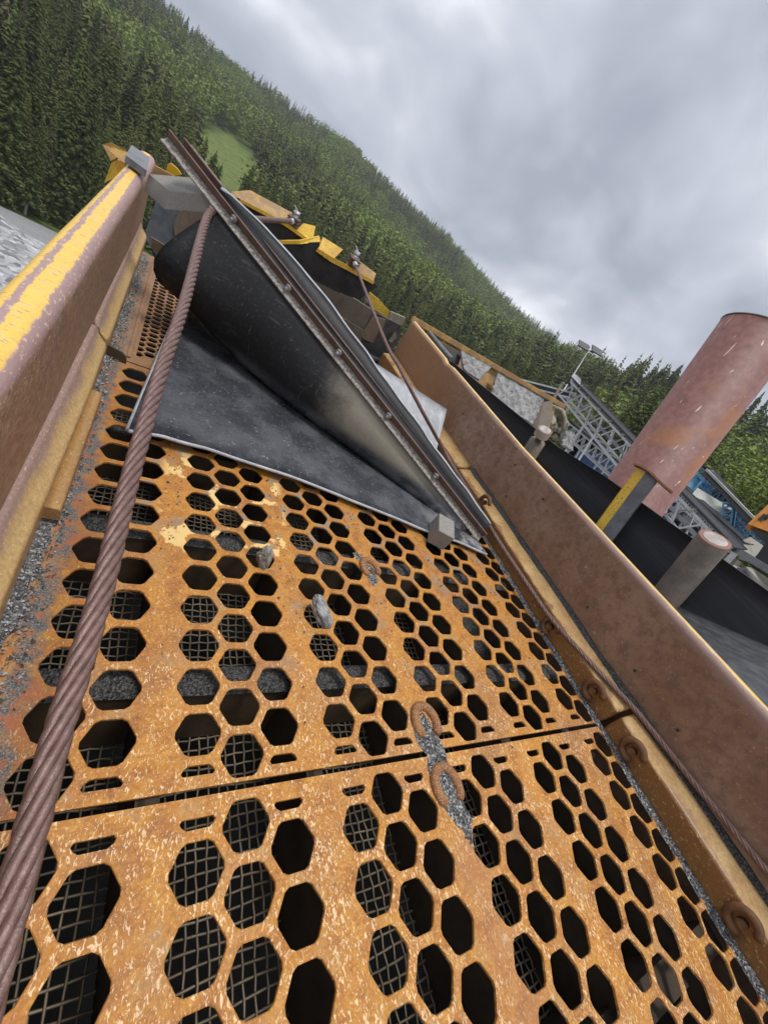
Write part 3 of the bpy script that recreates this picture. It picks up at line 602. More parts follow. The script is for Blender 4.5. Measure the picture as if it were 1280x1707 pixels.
BARL = V(-7.45, 22.1, 6.75); BARR = V(9.15, 8.05, .55)          # clamp bar over the deck
E1 = at(486, 369, 'v', 33); E2 = at(592, 441, 'v', 32)
Pb = atd(347, 360, 17.2)
PLs = [E1, E1 * .5 + atd(372, 362, 19.5) * .5, atd(372, 362, 19.3), Pb]
iz0, iz1 = 1 / 17.2, 1 / 4.3
for y, x in ((500, 309), (620, 269), (770, 225), (1000, 166), (1200, 104), (1400, 48), (1600, -5), (1800, -62)):
    iz = iz0 + (iz1 - iz0) * (y - 366) / (1400 - 366); PLs.append(atd(x, y, 1 / iz))
tag(put('wire_rope', rope_mesh(PLs, .165), 'rope', o=PLs[2]), 'thick brown twisted steel rope running from the rubber roll to the lower left corner', 'wire rope')
PRs = [E2, at(640, 564, 'v', 20), at(668, 617, 'v', 16.3), at(705, 688, 'v', 14.7), at(742, 755, 'u', 9.25), at(786, 828, 'u', 9.55), at(830, 900, 'u', 9.82), at(876, 970, 'u', 10.02), at(920, 1033, 'u', 10.16), at(985, 1106, 'u', 10.42), at(1055, 1180, 'u', 10.85), at(1112, 1250, 'u', 11.05), at(1170, 1322, 'u', 11.12), at(1280, 1455, 'u', 11.12), at(1420, 1617, 'u', 11.12)]
tag(put('wire_rope', rope_mesh(PRs, .105), 'rope', o=PRs[2]), 'thinner brown steel rope lying along the right rail', 'wire rope')
# ================================================================ RUBBER CURTAIN WITH CLAMP BARS
BD = unit(BARR - BARL); BF = unit(np.cross(BD, V(0, 0, 1))) ; BF = BF if BF[1] < 0 else -BF      # BF towards the camera
BU = unit(np.cross(BD, BF)); BU = BU if BU[2] > 0 else -BU; BF0, BU0 = BF, BU; BF, BU = BF0 * math.cos(.5) - BU0 * math.sin(.5), BU0 * math.cos(.5) + BF0 * math.sin(.5)   # the clamp leans to the camera
BLEN = np.linalg.norm(BARR - BARL)
onbar = lambda s_: BARL + (BARR - BARL) * s_
rc = thing('rubber_curtain', onbar(.5) * V(1, 1, 0), 'big black rubber sheet rolled under the clamp bar and spread over the plates', 'rubber sheet')
front_px = [(213, 722), (245, 727), (280, 735), (340, 750), (400, 770), (480, 797), (560, 826), (640, 860), (700, 884), (760, 905), (808, 926)]
front = [at(*p, 'w', .32 - .022 * i) for i, p in enumerate(front_px)]
def fpt(a):
    x = a * (len(front) - 1); i = min(int(x), len(front) - 2); return front[i] + (front[i + 1] - front[i]) * (x - i)
G = []; NA = 40
f2 = unit(V(BF0[0], BF0[1], 0))
for i in range(NA + 1):
    a = i / NA; sb = .14 + a * .82; bp_ = onbar(sb) - BU * .05; H = bp_[2] - .15
    back = V(bp_[0], bp_[1], .12) + V(-.35, .85, 0) * (1 - a) ** 1.5; fr_ = fpt(a); row = []
    for k in range(13):
        t = k / 12; p = fr_ + (back - fr_) * t; p = V(p[0], p[1], 0)
        z = (fr_[2] * (1 - t) ** 1.6 + .1) + .13 * math.sin(t * math.pi) * (1 + .6 * nz(a * 4, t * 3, 1)) + .05 * nz(a * 9, t * 5, 4); row.append(p + V(0, 0, z))
    Hs = max(H - .55, .14); kk = min(1, a / .30); kk = kk * kk * (3 - 2 * kk)
    PA = ((-.06, .05), (-.10, .10), (-.05, .155), (.06, .20), (.2, .255), (.33, .33), (.40, .43), (.41, .53), (.35, .64), (.25, .75), (.14, .85), (.05, .93), (-.01, .99))
    PB = ((.02, .02), (.12, .03), (.21, .05), (.29, .085), (.345, .14), (.375, .21), (.385, .30), (.37, .41), (.335, .53), (.275, .66), (.20, .79), (.10, .90), (.0, .99))
    for (fa, za), (fb, zb) in zip(PA, PB):
        fx, fz = fa + (fb - fa) * kk, za + (zb - za) * kk
        row.append(V(back[0], back[1], 0) * (1 - fz) + V(bp_[0], bp_[1], 0) * fz + f2 * (fx * (1 - .30 * a) * (1 - .30 * math.exp(-((a - .24) / .17) ** 2)) * max(H, .5) * (1 + .06 * nz(a * 5, fz * 2, 6)) + .55 * fz * (1 - .4 * a)) + V(0, 0, .15 + fz * Hs))
    row += [bp_ + f2 * .34 - V(0, 0, .38), bp_ + f2 * .04 - V(0, 0, .14)]
    G.append(row)
put('rubber_sheet', MB().sheet(G, .14), 'rubber', rc)
put('cut_edge', MB().tube([r_[0] + V(0, -.03, .015) for r_ in G], .062, 7), 'grey_sheet', rc); put('cut_edge', MB().tube([p + V(-.03, 0, .015) for p in G[0][:12]], .062, 7), 'grey_sheet', rc)
# stub of the sheet above the clamp
G = []
for i in range(46):
    a = i / 45; sb = .13 + a * .86; h = 1.05 * (math.sin(min(1, a * 2.6) * math.pi / 2) ** .8) * (1 - .72 * a) + .12 * nz(a * 14, 2, 2); p = onbar(sb) - BF * .16
    G.append([p + BU * .1, p + BU * .35 - BF * h * .35, p + BU * .42 - BF * h * .75, p + BU * .40 - BF * h * 1.15])
put('sheet_edge', MB().sheet(G, .13), 'rubber_edge', rc)
put('worn_edge', MB().tube([r_[-1] - BF * .03 for r_ in G], .085, 7), 'grey_sheet', rc)
def angle(s0, s1, fside, name):
    a, b_ = onbar(s0), onbar(s1); off = BF * (.0 if fside > 0 else -.30); mbb = MB(); a = a + off; b_ = b_ + off
    mbb.box((a + b_) / 2 + BF * fside * .22, (b_ - a) / 2, BF * .22, BU * .035, 0); mbb.box((a + b_) / 2 + BU * .22 + BF * fside * .035, (b_ - a) / 2, BF * .033, BU * .18, 1)
    put(name, mbb, ['crust_flange', 'angle_rust'], rc)
angle(0.0, 1.0, 1, 'angle_bar'); angle(.02, .93, -1, 'angle_bar')
for px in ((386, 370), (473, 487), (557, 595), (638, 702), (714, 803)):
    # bolt through the upright leg of the front angle: nearest bar parameter
    best = min((abs(np.linalg.norm(np.cross(unit(ray(*px)), onbar(q / 400) + BU * .3 - CAM))), q / 400) for q in range(401))[1]
    p = onbar(best) + BU * .2 + BF * .07; mbb = MB(); mbb.tube([p, p + BF * .10], .16, 6); mbb.tube([p + BF * .09, p + BF * .24], .075, 10); put('bolt', mbb, 'bolt_zinc', rc)
# wooden blocks
def block(name, c, ex, ey, ez, label):
    c = np.asarray(c, float); return tag(put(name, MB().box(c, ex, ey, ez, 0, .05), 'wood', o=c), label, 'wooden block')
A_, B_, C_ = atd(249, 290, 19.2), atd(318, 296, 19.2), atd(283, 319, 18.5)
tag(put('wooden_block', MB().prism([A_, B_, B_ + C_ - A_, C_], UP * -.74), 'wood', o=(B_ + C_) / 2), 'grey weathered timber block wedged between the left wall and the clamp bar', 'wooden block')
pc = at(735, 886, 'w', .62); block('wooden_block', pc, unit(V(.45, 1, .1)) * .62, unit(V(1, -.45, 0)) * .42, V(-.03, -.06, .45), 'pale grey timber block on the rubber under the low end of the clamp bar')
# pale grey belt offcut
p0, p1_, p2_, p3_ = at(600, 590, 'v', 19.0), at(744, 683, 'v', 18.4), at(722, 766, 'v', 15.0), at(704, 772, 'v', 13.6)
G = [[p0 + (p1_ - p0) * (t) + ((p3_ - p0) + ((p2_ - p1_) - (p3_ - p0)) * t) * q + V(0, 0, .1 * math.sin(3 * t) * math.sin(3 * q)) for q in np.linspace(0, 1, 8)] for t in np.linspace(0, 1, 10)]
tag(put('belt_offcut', MB().sheet(G, .1), 'grey_sheet', o=(p0 + p2_) / 2), 'pale grey rubber offcut folded behind the clamp bar by the thin rope', 'rubber sheet')
# ================================================================ FEED END OF THE MACHINE
def poly(name, pts, th, mat, label=None, cat=None, parent=None, group=None):
    """plate: pixel outline on a slanted deck-frame plane, given real thickness away from the camera"""
    P = [at(x, y, 'v', v) for x, y, v in pts]; n = unit(np.cross(P[1] - P[0], P[-1] - P[0])); n = n if n @ (P[0] - CAM) > 0 else -n
    o = put(name, MB().prism(P, n * th), mat, parent, o=P[0]);
    return tag(o, label, cat, group) if label else o
def chute(o_, under, top, label, extra):
    t = thing('feed_flap', o_, label, 'feed flap', 'yellow flaps at the feed end'); poly('lining', under, .14, 'lining', parent=t)
    for nm, pts, mt in top: poly(nm, pts, .3, mt, parent=t)
    return t
t1 = chute(at(450, 350, 'v', 34), [(392, 328, 33.4), (455, 357, 33.4), (520, 396, 33.4), (505, 402, 33.4), (455, 405, 33.4), (380, 350, 33.4)],
   [('rim', [(382, 326, 33.2), (388, 319, 33.4), (417, 317, 34.2), (488, 355, 34.2), (478, 372, 33.3), (400, 331, 33.2)], 'yellow_rust'), ('corner', [(494, 384, 33.2), (506, 372, 33.6), (526, 377, 33.9), (522, 399, 33.4), (517, 402, 33.2)], 'yellow_paint')], 'upper yellow edged steel flap with a dark underside, beyond the clamp bar', 1)
poly('edge', [(400, 331, 33.1), (478, 371, 33.1), (494, 383, 33.1), (518, 401, 33.1), (514, 404, 33.1), (474, 376, 33.1), (400, 337, 33.1)], .1, 'yellow_paint', parent=t1)
t2 = chute(at(550, 430, 'v', 33), [(440, 405, 32.5), (530, 404, 32.6), (555, 430, 32.6), (632, 477, 32.6), (618, 484, 32.6), (600, 500, 32.6), (560, 486, 32.6), (470, 440, 32.5)],
   [('rim', [(436, 402, 32.3), (500, 401, 32.4), (533, 394, 33), (534, 403, 32.8), (500, 407, 32.4), (440, 407, 32.3)], 'yellow_paint'), ('corner', [(531, 414, 32.4), (539, 395, 33), (572, 416, 33), (556, 432, 32.4)], 'yellow_paint'), ('rim', [(575, 441, 32.4), (590, 428, 33), (627, 456, 33), (622, 470, 32.4)], 'yellow_rust')], 'lower yellow edged steel flap with a dark underside, above the grey liner plate', 2)
poly('edge', [(530, 414, 32.2), (556, 430, 32.2), (575, 440, 32.2), (624, 469, 32.2), (622, 474, 32.2), (572, 447, 32.2), (552, 437, 32.2), (527, 419, 32.2)], .1, 'yellow_paint', parent=t2)
def shackle(E, dirv, label):
    t = thing('rope_shackle', E, label, 'shackle', 'rope shackles on the feed flaps'); d = unit(dirv)
    b = MB(); b.tube([E - d * .25, E + d * .55], .2, 12); put('ferrule', b, 'bolt_zinc', t)
    x = unit(np.cross(d, UP)); y = np.cross(x, d)
    for k in (-1, 0, 1):
        b = MB(); c = E - d * .75 + y * .22 * k; b.box(c, d * .62, x * .42, y * .06, 0, .04); put('link_plate', b, 'angle_rust', t)
    b = MB(); c = E - d * .95; b.tube([c - y * .35, c + y * .55], .17, 10); b.tube([c + y * .55, c + y * .7], .26, 6); b.tube([c + y * .7, c + y * .95 + x * .35], .045, 6); put('pin', b, 'bolt_zinc', t)
shackle(E1, Pb - E1, 'rope shackle with bolt on the upper yellow flap'); shackle(E2, PRs[1] - E2, 'rope shackle with bolt on the lower yellow flap')
fw = thing('feed_wall', at(520, 540, 'v', 37), 'brown and grey dirty plate wall closing the feed end behind the clamp bar', 'plate wall')
poly('upper_panel', [(400, 380, 37), (470, 425, 37), (560, 478, 37), (622, 518, 37), (612, 552, 37), (540, 508, 37), (420, 430, 37)], .3, 'brown_steel', parent=fw)
poly('lower_panel', [(420, 432, 36.8), (540, 510, 36.8), (611, 554, 36.8), (598, 580, 36.8), (590, 640, 36.8), (480, 560, 36.8), (380, 470, 36.8)], .3, 'brown_steel', parent=fw)
poly('left_panel', [(240, 395, 36.6), (262, 330, 36.6), (330, 330, 36.6), (400, 380, 36.6), (380, 470, 36.6), (300, 480, 36.6)], .3, 'grey_steel', parent=fw)
poly('round_cover', [(292, 392, 36.2), (290, 372, 36.2), (300, 352, 36.2), (318, 346, 36.2), (345, 350, 36.2), (350, 400, 36.2), (310, 410, 36.2)], .2, 'tan_steel', parent=fw)
tl = thing('liner_plate', at(632, 570, 'v', 31), 'dark grey steel liner plate with a tan wear panel next to the right wall', 'liner plate')
poly('plate', [(624, 520, 31), (667, 542, 31), (668, 562, 31), (650, 590, 31), (636, 595, 31), (630, 613, 31), (600, 580, 31), (608, 548, 31)], .25, 'dark_steel', parent=tl)
poly('wear_panel', [(622, 527, 30.8), (643, 533, 30.8), (640, 545, 30.8), (632, 550, 30.8), (622, 572, 30.8), (606, 566, 30.8), (603, 558, 30.8)], .12, 'tan_steel', parent=tl)
poly('opening', [(659, 553, 30.8), (661, 562, 30.8), (652, 572, 30.8), (648, 568, 30.8)], .1, 'cream_dirt', parent=tl)
b = MB(); b.tube([at(570, 560, 'v', 32), at(600, 590, 'v', 30.5), at(640, 606, 'v', 29.8)], .32, 10); tag(put('rubber_seal', b, 'lining', o=at(600, 590, 'v', 30.5)), 'fat black rubber seal below the grey liner plate', 'rubber seal')
poly('rusty_side_plate', [(630, 507, 33.6), (652, 524, 33.6), (640, 534, 33.6), (622, 556, 33.6), (610, 548, 33.6)], .3, 'brown_steel', 'narrow rusty brown plate standing behind the grey liner plate', 'plate')
poly('torn_sheet', [(560, 476, 34.5), (576, 483, 34.5), (580, 492, 34.5), (568, 490, 34.5)], .1, 'grey_sheet', 'small torn pale scrap under the lower yellow flap', 'scrap')
poly('torn_sheet', [(604, 489, 34.5), (616, 494, 34.5), (624, 508, 34.5), (612, 506, 34.5), (602, 498, 34.5)], .1, 'crust', 'grey crusted scrap beside the bright yellow bracket', 'scrap')
poly('yellow_bracket', [(617, 488, 33), (632, 500, 33), (652, 522, 33), (650, 533, 33), (622, 515, 33), (612, 500, 33)], .3, 'yellow_paint', 'small bright yellow bracket above the grey liner plate', 'bracket')
poly('cream_gusset', [(652, 520, 32.6), (676, 530, 32.6), (672, 540, 32.6), (662, 546, 32.6), (648, 533, 32.6)], .3, 'cream_dirt', 'cream painted gusset beside the far end of the right wall', 'bracket')
# far end of the left wall: clamp block, folded tan flap, stiffener
fl = thing('corner_clamp', at(230, 280, 'v', 25.5), 'dark grey clamp block across the far end of the yellow left wall', 'clamp')
q = [at(208, 270, 'w', 4.78), at(218, 252, 'w', 4.78), at(248, 272, 'w', 4.78), at(243, 296, 'w', 4.78)]; put('block', MB().prism(q, (0, 0, .28)), 'grey_steel', fl)
poly('folded_flap', [(171, 241, 27), (187, 237, 27), (217, 255, 27), (208, 272, 26.5), (196, 262, 26.5), (186, 268, 26.5)], .12, 'yellow_rust', 'folded tan steel flap sticking up at the far end of the left wall', 'flap')
poly('yellow_stiffener', [(190, 262, 27.6), (208, 272, 27.6), (205, 290, 27.6), (174, 305, 27.6)], .3, 'yellow_paint', 'yellow stiffener plate on the outside of the left wall', 'stiffener')
poly('machine_lever', [(277, 284, 36), (280, 275, 36), (285, 272, 36), (297, 282, 36), (303, 291, 36), (292, 293, 36)], .3, 'handle_yellow', 'bright yellow lever behind the timber block', 'lever')
poly('tan_plate', [(250, 268, 35), (262, 278, 35), (285, 290, 35), (300, 300, 35), (250, 300, 35)], .25, 'yellow_rust', 'tan steel plate edge behind the far end of the left wall', 'plate')
# ================================================================ RIGHT OF THE SCREEN: feed side beam, crusted plates
def pw(name, pts, th, mat, label=None, cat=None, parent=None):
    P = [atd(x, y, d) for x, y, d in pts]; n = unit(np.cross(P[1] - P[0], P[-1] - P[0])); n = n if n @ (P[0] - CAM) > 0 else -n
    o = put(name, MB().prism(P, n * th), mat, parent, o=P[0]); return tag(o, label, cat) if label else o
hp = thing('feed_hopper', atd(830, 660, 42), 'feed hopper side with yellow rail and orange rusty face behind the right wall', 'hopper')
b = MB(); b.bar(atd(686, 531, 37), atd(940, 678, 46), .42, .5, UP, 0, .06); put('top_rail', b, 'yellow_rust', hp)
pw('side_plate', [(690, 545, 38), (800, 604, 41), (925, 680, 46), (910, 730, 46), (860, 720, 43), (760, 650, 40), (690, 580, 38)], .3, 'yellow_rust', parent=hp)
pw('dark_recess', [(722, 566, 37.6), (770, 590, 39), (764, 608, 39), (748, 606, 38.4)], .1, 'lining', parent=hp)
pw('corner_post', [(903, 672, 44), (920, 668, 44.5), (921, 700, 44.5), (895, 735, 44), (885, 710, 44)], .8, 'brown_steel', parent=hp)
def slab(name, pts, th, label, seed):
    P = [atd(x, y, d) for x, y, d in pts]; n = unit(np.cross(P[1] - P[0], P[-1] - P[0])); n = n if n @ (P[0] - CAM) > 0 else -n
    G = []; N_ = 14
    for i in range(N_ + 1):
        t = i / N_; row = []
        for j in range(N_ + 1):
            q = j / N_; p = (P[0] * (1 - t) + P[1] * t) * (1 - q) + (P[3] * (1 - t) + P[2] * t) * q
            row.append(p - n * (.12 * nz(t * 5, q * 5, seed) + .06 * nz(t * 14, q * 14, seed)) + (P[1] - P[0]) * .02 * nz(q * 9, seed, 1) + (P[3] - P[0]) * .03 * nz(t * 9, seed, 2))
        G.append(row)
    return tag(put(name, MB().sheet(G, th), 'crust', o=P[0]), label, 'crusted plate')
slab('crusted_plate', [(767, 585, 38.6), (818, 613, 39.4), (797, 634, 38.6), (772, 616, 38)], .25, 'small plate caked with pale grey dust hanging on the feed hopper', 3)
slab('crusted_plate', [(828, 622, 41), (905, 666, 43), (886, 708, 42), (816, 661, 40)], .3, 'large plate caked with grey concrete like dust below the yellow rail', 5)
b = MB(); b.tube([at(716, 556, 'u', 13.5), at(736, 580, 'u', 13.0), at(752, 599, 'u', 12.8)], .2, 8); tag(put('grey_hose', b, 'grey_steel', o=at(736, 580, 'u', 13)), 'grey dusty pipe lying behind the top of the right wall', 'pipe')
mt = thing('dusty_motor', atd(930, 705, 48), 'cream dusty engine housing with pipes at the end of the crusted plate', 'machine part')
b = MB()
for k, (x, y, r) in enumerate([(918, 696, .8), (930, 690, .9), (938, 705, .7), (922, 712, .9), (935, 720, .8), (926, 728, .7)]):
    rk = rock_mesh(r, 40 + k, (1, 1, .8), 3, .8, atd(x, y, 48)); b.add(rk.v, rk.f)
put('housing', b, 'cream_dirt', mt)
b = MB(); b.tube([atd(918, 676, 47), atd(936, 684, 47), atd(942, 700, 47), atd(938, 716, 47)], .22, 8); b.tube([atd(914, 702, 46.5), atd(922, 698, 46.5)], .55, 12); put('pipe', b, 'cream_dirt', mt)
slab('crusted_plate', [(940, 716, 47), (955, 722, 47.5), (952, 752, 47.5), (934, 740, 47)], .5, 'narrow pale crusted plate end beside the dusty engine housing', 8)
# black belt with side skirt beyond the wall
cv = thing('belt_conveyor', (14, 5, 2), 'wide black rubber belt conveyor running beside the right wall', 'conveyor')
top = [at(700, 560, 'u', 16), at(830, 664, 'u', 16), at(930, 745, 'u', 16), at(1010, 795, 'u', 16), at(1100, 860, 'u', 16), at(1180, 915, 'u', 16), at(1280, 985, 'u', 16), at(1420, 1085, 'u', 16), V(16, -9, 7.9)]
belt_e = lambda v: float(np.interp(v, [-8, -.8, 1, 2.7, 6, 12, 25], [7.6, 5.25, 4.2, 3.4, 2.3, 1.5, 1.0]))
low = [belt_e(p[1]) - .5 for p in top]
G = [[V(16 + .1 * nz(p[1], 1, 1), p[1], p[2] - (p[2] - lo) * t) for t in np.linspace(0, 1, 5)] for p, lo in zip(top, low)]
put('side_skirt', MB().sheet(G, .16), 'belt_side', cv)
G = []
for i in range(24):
    v = -8 + i * 1.4; e = belt_e(v); G.append([V(15.95 - .9 * j, v - .25 * j, e - .18 * j - .035 * j * j) for j in range(6)])
put('belt', MB().sheet(G, .14), 'belt_top', cv)
# posts: all plumb
def post(name, base, height, r, label, cat, mat, face=None, n=28, UP=UP):
    t = thing(name, base, label, cat); b = MB(); b.tube([base, base + UP * height], r, n); put('pipe', b, mat, t)
    if face:
        b = MB(); b.tube([base + UP * height, base + UP * (height + .015)], r * .97, n); put('end_ring', b, 'primer_red', t)
        b = MB(); b.tube([base + UP * (height + .02), base + UP * (height + .035)], r * .74, n); put('end_face', b, 'pipe_face', t)
    return t
tp = at(1191, 899, 'u', 14.0); LN = unit(UP * math.cos(.45) - unit(tp - CAM) * math.sin(.45)); post('steel_post', tp - LN * 5, 5, .62, 'thick grey brown round post with a white end, in front of the black belt', 'post', 'pipe_grey', True, 28, LN)
tp = at(1263, 551, 'u', 19.5); rd = post('red_column', tp - UP * 17, 17, 1.82, 'tall thick red primer painted column with white scratches', 'column', 'red', None, 48)
b = MB(); a0 = tp - UP * 6.2
for k in range(24):
    pass
b.tube([tp - UP * .03, tp + UP * .02], 1.85, 48); put('rim', b, 'pipe_grey', rd)
tp = at(908, 716, 'u', 14.2); UP_, UP = UP, unit(UP * math.cos(.55) - unit(tp - CAM) * math.sin(.55)); t = thing('capped_pipe', tp - UP * 3, 'short rusty pipe stub with a round pale cap, by the dusty engine', 'pipe'); b = MB(); b.tube([tp - UP * 3, tp - UP * .95], .5, 20); put('pipe', b, 'tan_steel', t)
b = MB(); b.tube([tp - UP * .95, tp - UP * .5], .2, 12); put('stem', b, 'dark_steel', t)
b = MB(); b.tube([tp - UP * .5, tp], .47, 24); b.tube([tp, tp + UP * .02], .36, 24, 1); put('cap', b, ['tan_steel', 'pipe_face'], t); UP = UP_
# yellow box post with torn hook plate
tp = at(1080, 790, 'u', 15.0); t = thing('yellow_post', tp - UP * 4.5, 'square post with a yellow face and torn rusty plate on top, before the red column', 'post')
d1 = unit(np.cross(UP, V(0, 1, 0))); d2 = np.cross(UP, d1)
bx = unit(R.T @ V(.8, .6, 0) - UP * (UP @ (R.T @ V(.8, .6, 0)))); by = np.cross(UP, bx); by = by if by @ (CAM - tp) > 0 else -by
ex, ey = unit(bx + by * .55), unit(by - bx * .55)
b = MB(); c = tp - UP * 2.3; b.box(c, ex * .52, ey * .42, UP * 2.3, 0, .06); put('grey_side', b, 'grey_steel', t)
b = MB(); c = tp - UP * 2.3 - ex * .53; b.box(c, ex * .02, ey * .40, UP * 2.28, 0); b.box(tp - UP * 2.3 + ey * .43 - ex * .30, ex * .2, ey * .02, UP * 2.28, 0); put('yellow_face', b, 'yellow_paint', t)
G = [[tp + UP * (.1 + .05 * math.sin(i * .9) - .02 * i * i * .4) + ex * (-.75 + .3 * i) + ey * (-.5 + .3 * j) for j in range(5)] for i in range(8)]; put('torn_plate', MB().sheet(G, .1), 'lug_rust', t)
# ================================================================ YARD BEYOND (world metres)
def truss(name, A, B, wd, ht, n, label, cat='conveyor', steel='galv', belt='belt_black', r=.05, group=None, tube=True):
    """lattice conveyor from A to B: two side trusses, ties, belt on top"""
    A, B = np.asarray(A, float), np.asarray(B, float); d = unit(B - A); x = unit(np.cross(d, (0, 0, 1))); y = np.cross(x, d); t = thing(name, (*((A + B) / 2)[:2], min(A[2], B[2]) - ht), label, cat, group, 'world')
    b = MB(); pr = lambda s_, sx, sy: A + (B - A) * s_ + x * sx * wd / 2 + y * (sy - 1) * ht
    for sx in (-1, 1):
        for sy in (0, 1): b.bar(pr(0, sx, sy), pr(1, sx, sy), r * 1.7, r * 2.2, y)
        for k in range(n):
            b.bar(pr(k / n, sx, 0), pr((k + .5) / n, sx, 1), r * 1.2, r * 1.2, y); b.bar(pr((k + .5) / n, sx, 1), pr((k + 1) / n, sx, 0), r * 1.2, r * 1.2, y)
    for k in range(n + 1):
        for sy in (0, 1): b.bar(pr(k / n, -1, sy), pr(k / n, 1, sy), r, r, y)
    put('lattice_frame', b, steel, t, 'world')
    G = [[A + (B - A) * s_ + x * q * wd * .62 + y * (.10 + .35 * abs(q) ** 1.5 * wd * .5) for q in np.linspace(-1, 1, 7)] for s_ in np.linspace(-.02, 1.02, 12)]
    put('belt', MB().sheet(G, .05), belt, t, 'world')
    G = [[A + (B - A) * s_ + x * q * wd * .35 - y * (ht * .55) for q in (-1, 1)] for s_ in (0, 1)]; put('return_belt', MB().sheet(G, .03, smooth=False), 'grey_steel', t, 'world')
    for s_ in (.3, .7):
        for sx in (-1, 1):
            p = pr(s_, sx, 0)
            if p[2] > .8: b = MB(); b.bar(p, (p[0] + x[0] * sx * .35, p[1] + x[1] * sx * .35, -.2), r * 2, r * 2); put('support_leg', b, steel, t, 'world')
    b = MB(); b.tube([A - x * wd * .55, A + x * wd * .55], .26, 14); put('head_drum', b, 'black_steel', t, 'world')
    if n != 10 or wd < .9 or name != 'lattice_conveyor': return t
    for k in range(1, n):
        for sx in (-1, 1):
            b = MB(); b.bar(pr(k / n, 1.25 * sx, 1), pr(k / n, .9 * sx, 1) + y * .2, r * 1.8, r * 2.2); put('roller_bracket', b, 'white_panel', t, 'world')
    return t
truss('lattice_conveyor', atw(958, 640, 30), atw(1208, 905, 16.5), 1.0, 1.15, 10, 'long light grey lattice conveyor rising behind the red column', r=.055)
pA = atw(952, 632, 30); hd = None
truss('lattice_conveyor', atw(950, 706, 34), atw(1052, 792, 27), .8, .9, 10, 'lower light grey lattice conveyor above the dark blue container', r=.045)
truss('lattice_conveyor', atw(1132, 810, 30), atw(1236, 905, 24), .8, .8, 11, 'small grey conveyor with pale edge rails beside the white panel', r=.045)
truss('blue_conveyor', atw(1176, 782, 34), atw(1275, 908, 26), 1.0, 1.1, 13, 'blue framed conveyor at the back, with a black covered belt', 'conveyor', 'blue_paint', 'black_steel', r=.055)
truss('blue_conveyor', atw(1186, 798, 31), atw(1272, 893, 25), .5, .8, 12, 'narrow blue lattice conveyor in front of the black covered one', 'conveyor', 'blue_paint', 'black_steel', r=.045)
truss('blue_conveyor', atw(1222, 838, 27), atw(1213, 905, 27), .5, .5, 7, 'short upright blue lattice leg beside the white cover panel', 'conveyor', 'blue_paint', 'blue_paint', r=.045)
def wbox(name, px, dep, sx, sy, sz, mat, label, cat, yaw=0, ribs=0, group=None):
    c = atw(*px, dep); a = V(math.cos(yaw), math.sin(yaw), 0); b_ = V(-math.sin(yaw), math.cos(yaw), 0); b = MB(); b.box(c, a * sx / 2, b_ * sy / 2, V(0, 0, sz / 2), 0, .03)
    for k in range(ribs):
        t = (k + .5) / ribs - .5
        for s_ in (-1, 1): b.box(c + a * t * sx + b_ * s_ * (sy / 2 + .03), a * sx / ribs * .25, b_ * .04, V(0, 0, sz * .45), 0)
    return tag(put(name, b, mat, None, 'world', o=c - V(0, 0, sz / 2)), label, cat, group)
wbox('shipping_container', (1070, 828, 0)[:2], 33, 12, 2.4, 2.5, 'container_blue', 'dark blue ribbed container behind the black belt and red column', 'container', math.radians(-52), 26)
# bin wall and mast
bn = thing('stock_bin', (*atw(925, 660, 36)[:2], 0), 'dark ribbed bin wall with pale rails behind the feed hopper', 'bin', frame='world')
P = [atw(862, 630, 37), atw(958, 655, 35), atw(944, 684, 35), atw(925, 675, 36), atw(862, 655, 37)]; n = unit(np.cross(P[1] - P[0], P[-1] - P[0])); n = n if n @ (P[0] - CW) > 0 else -n
put('panel', MB().prism(P, n * .2), 'black_steel', bn, 'world')
for (x0, y0, x1, y1) in ((866, 632, 957, 656), (880, 645, 953, 664), (905, 662, 947, 677)):
    b = MB(); b.bar(atw(x0, y0, 36.6), atw(x1, y1, 34.7), .1, .12); put('rail', b, 'galv', bn, 'world')
for q in ((958, 655, 940, 690), (936, 640, 918, 672)):
    b = MB(); b.bar(atw(q[0], q[1], 34.6), atw(q[2], q[3], 34.6), .22, .22); put('bin_post', b, 'brown_steel', bn, 'world')
ms = thing('light_mast', (*atw(940, 650, 38)[:2], 0), 'thin grey mast with two floodlights above the lattice conveyor', 'light mast', frame='world')
hd = atw(981, 584, 38); b = MB(); b.tube([V(hd[0], hd[1], 0), hd], [.09, .05], 8); put('pole', b, 'galv', ms, 'world')
xr = MR @ R.T @ V(1, 0, 0); xr = unit(V(xr[0], xr[1], 0)); yr = V(-xr[1], xr[0], 0)
b = MB(); b.bar(hd - xr * .55, hd + xr * .55, .08); b.bar(hd - xr * .1, hd - xr * .1 + V(0, 0, .3), .06); put('cross_arm', b, 'dark_steel', ms, 'world')
for sg in (-1, 1):
    b = MB(); c = hd + xr * .66 * sg + V(0, 0, .2 + .1 * sg); b.box(c, xr * .55, (yr * .7 + V(0, 0, .7)) * .42, (yr * -.7 + V(0, 0, .7)) * .07, 0, .02); put('floodlight', b, 'dark_steel', ms, 'world')
# head frame of the grey conveyor
b = MB(); hA = atw(955, 640, 30); 
P = [atw(950, 634, 29.6), atw(957, 622, 29.6), atw(968, 632, 29.4), atw(967, 640, 29.4), atw(952, 652, 29.4)]; b.prism(P, unit(P[0] - CW) * .12); tag(put('head_plate', b, 'galv', None, 'world', o=P[0]), 'pale grey head guard plate at the top of the long lattice conveyor', 'guard plate')
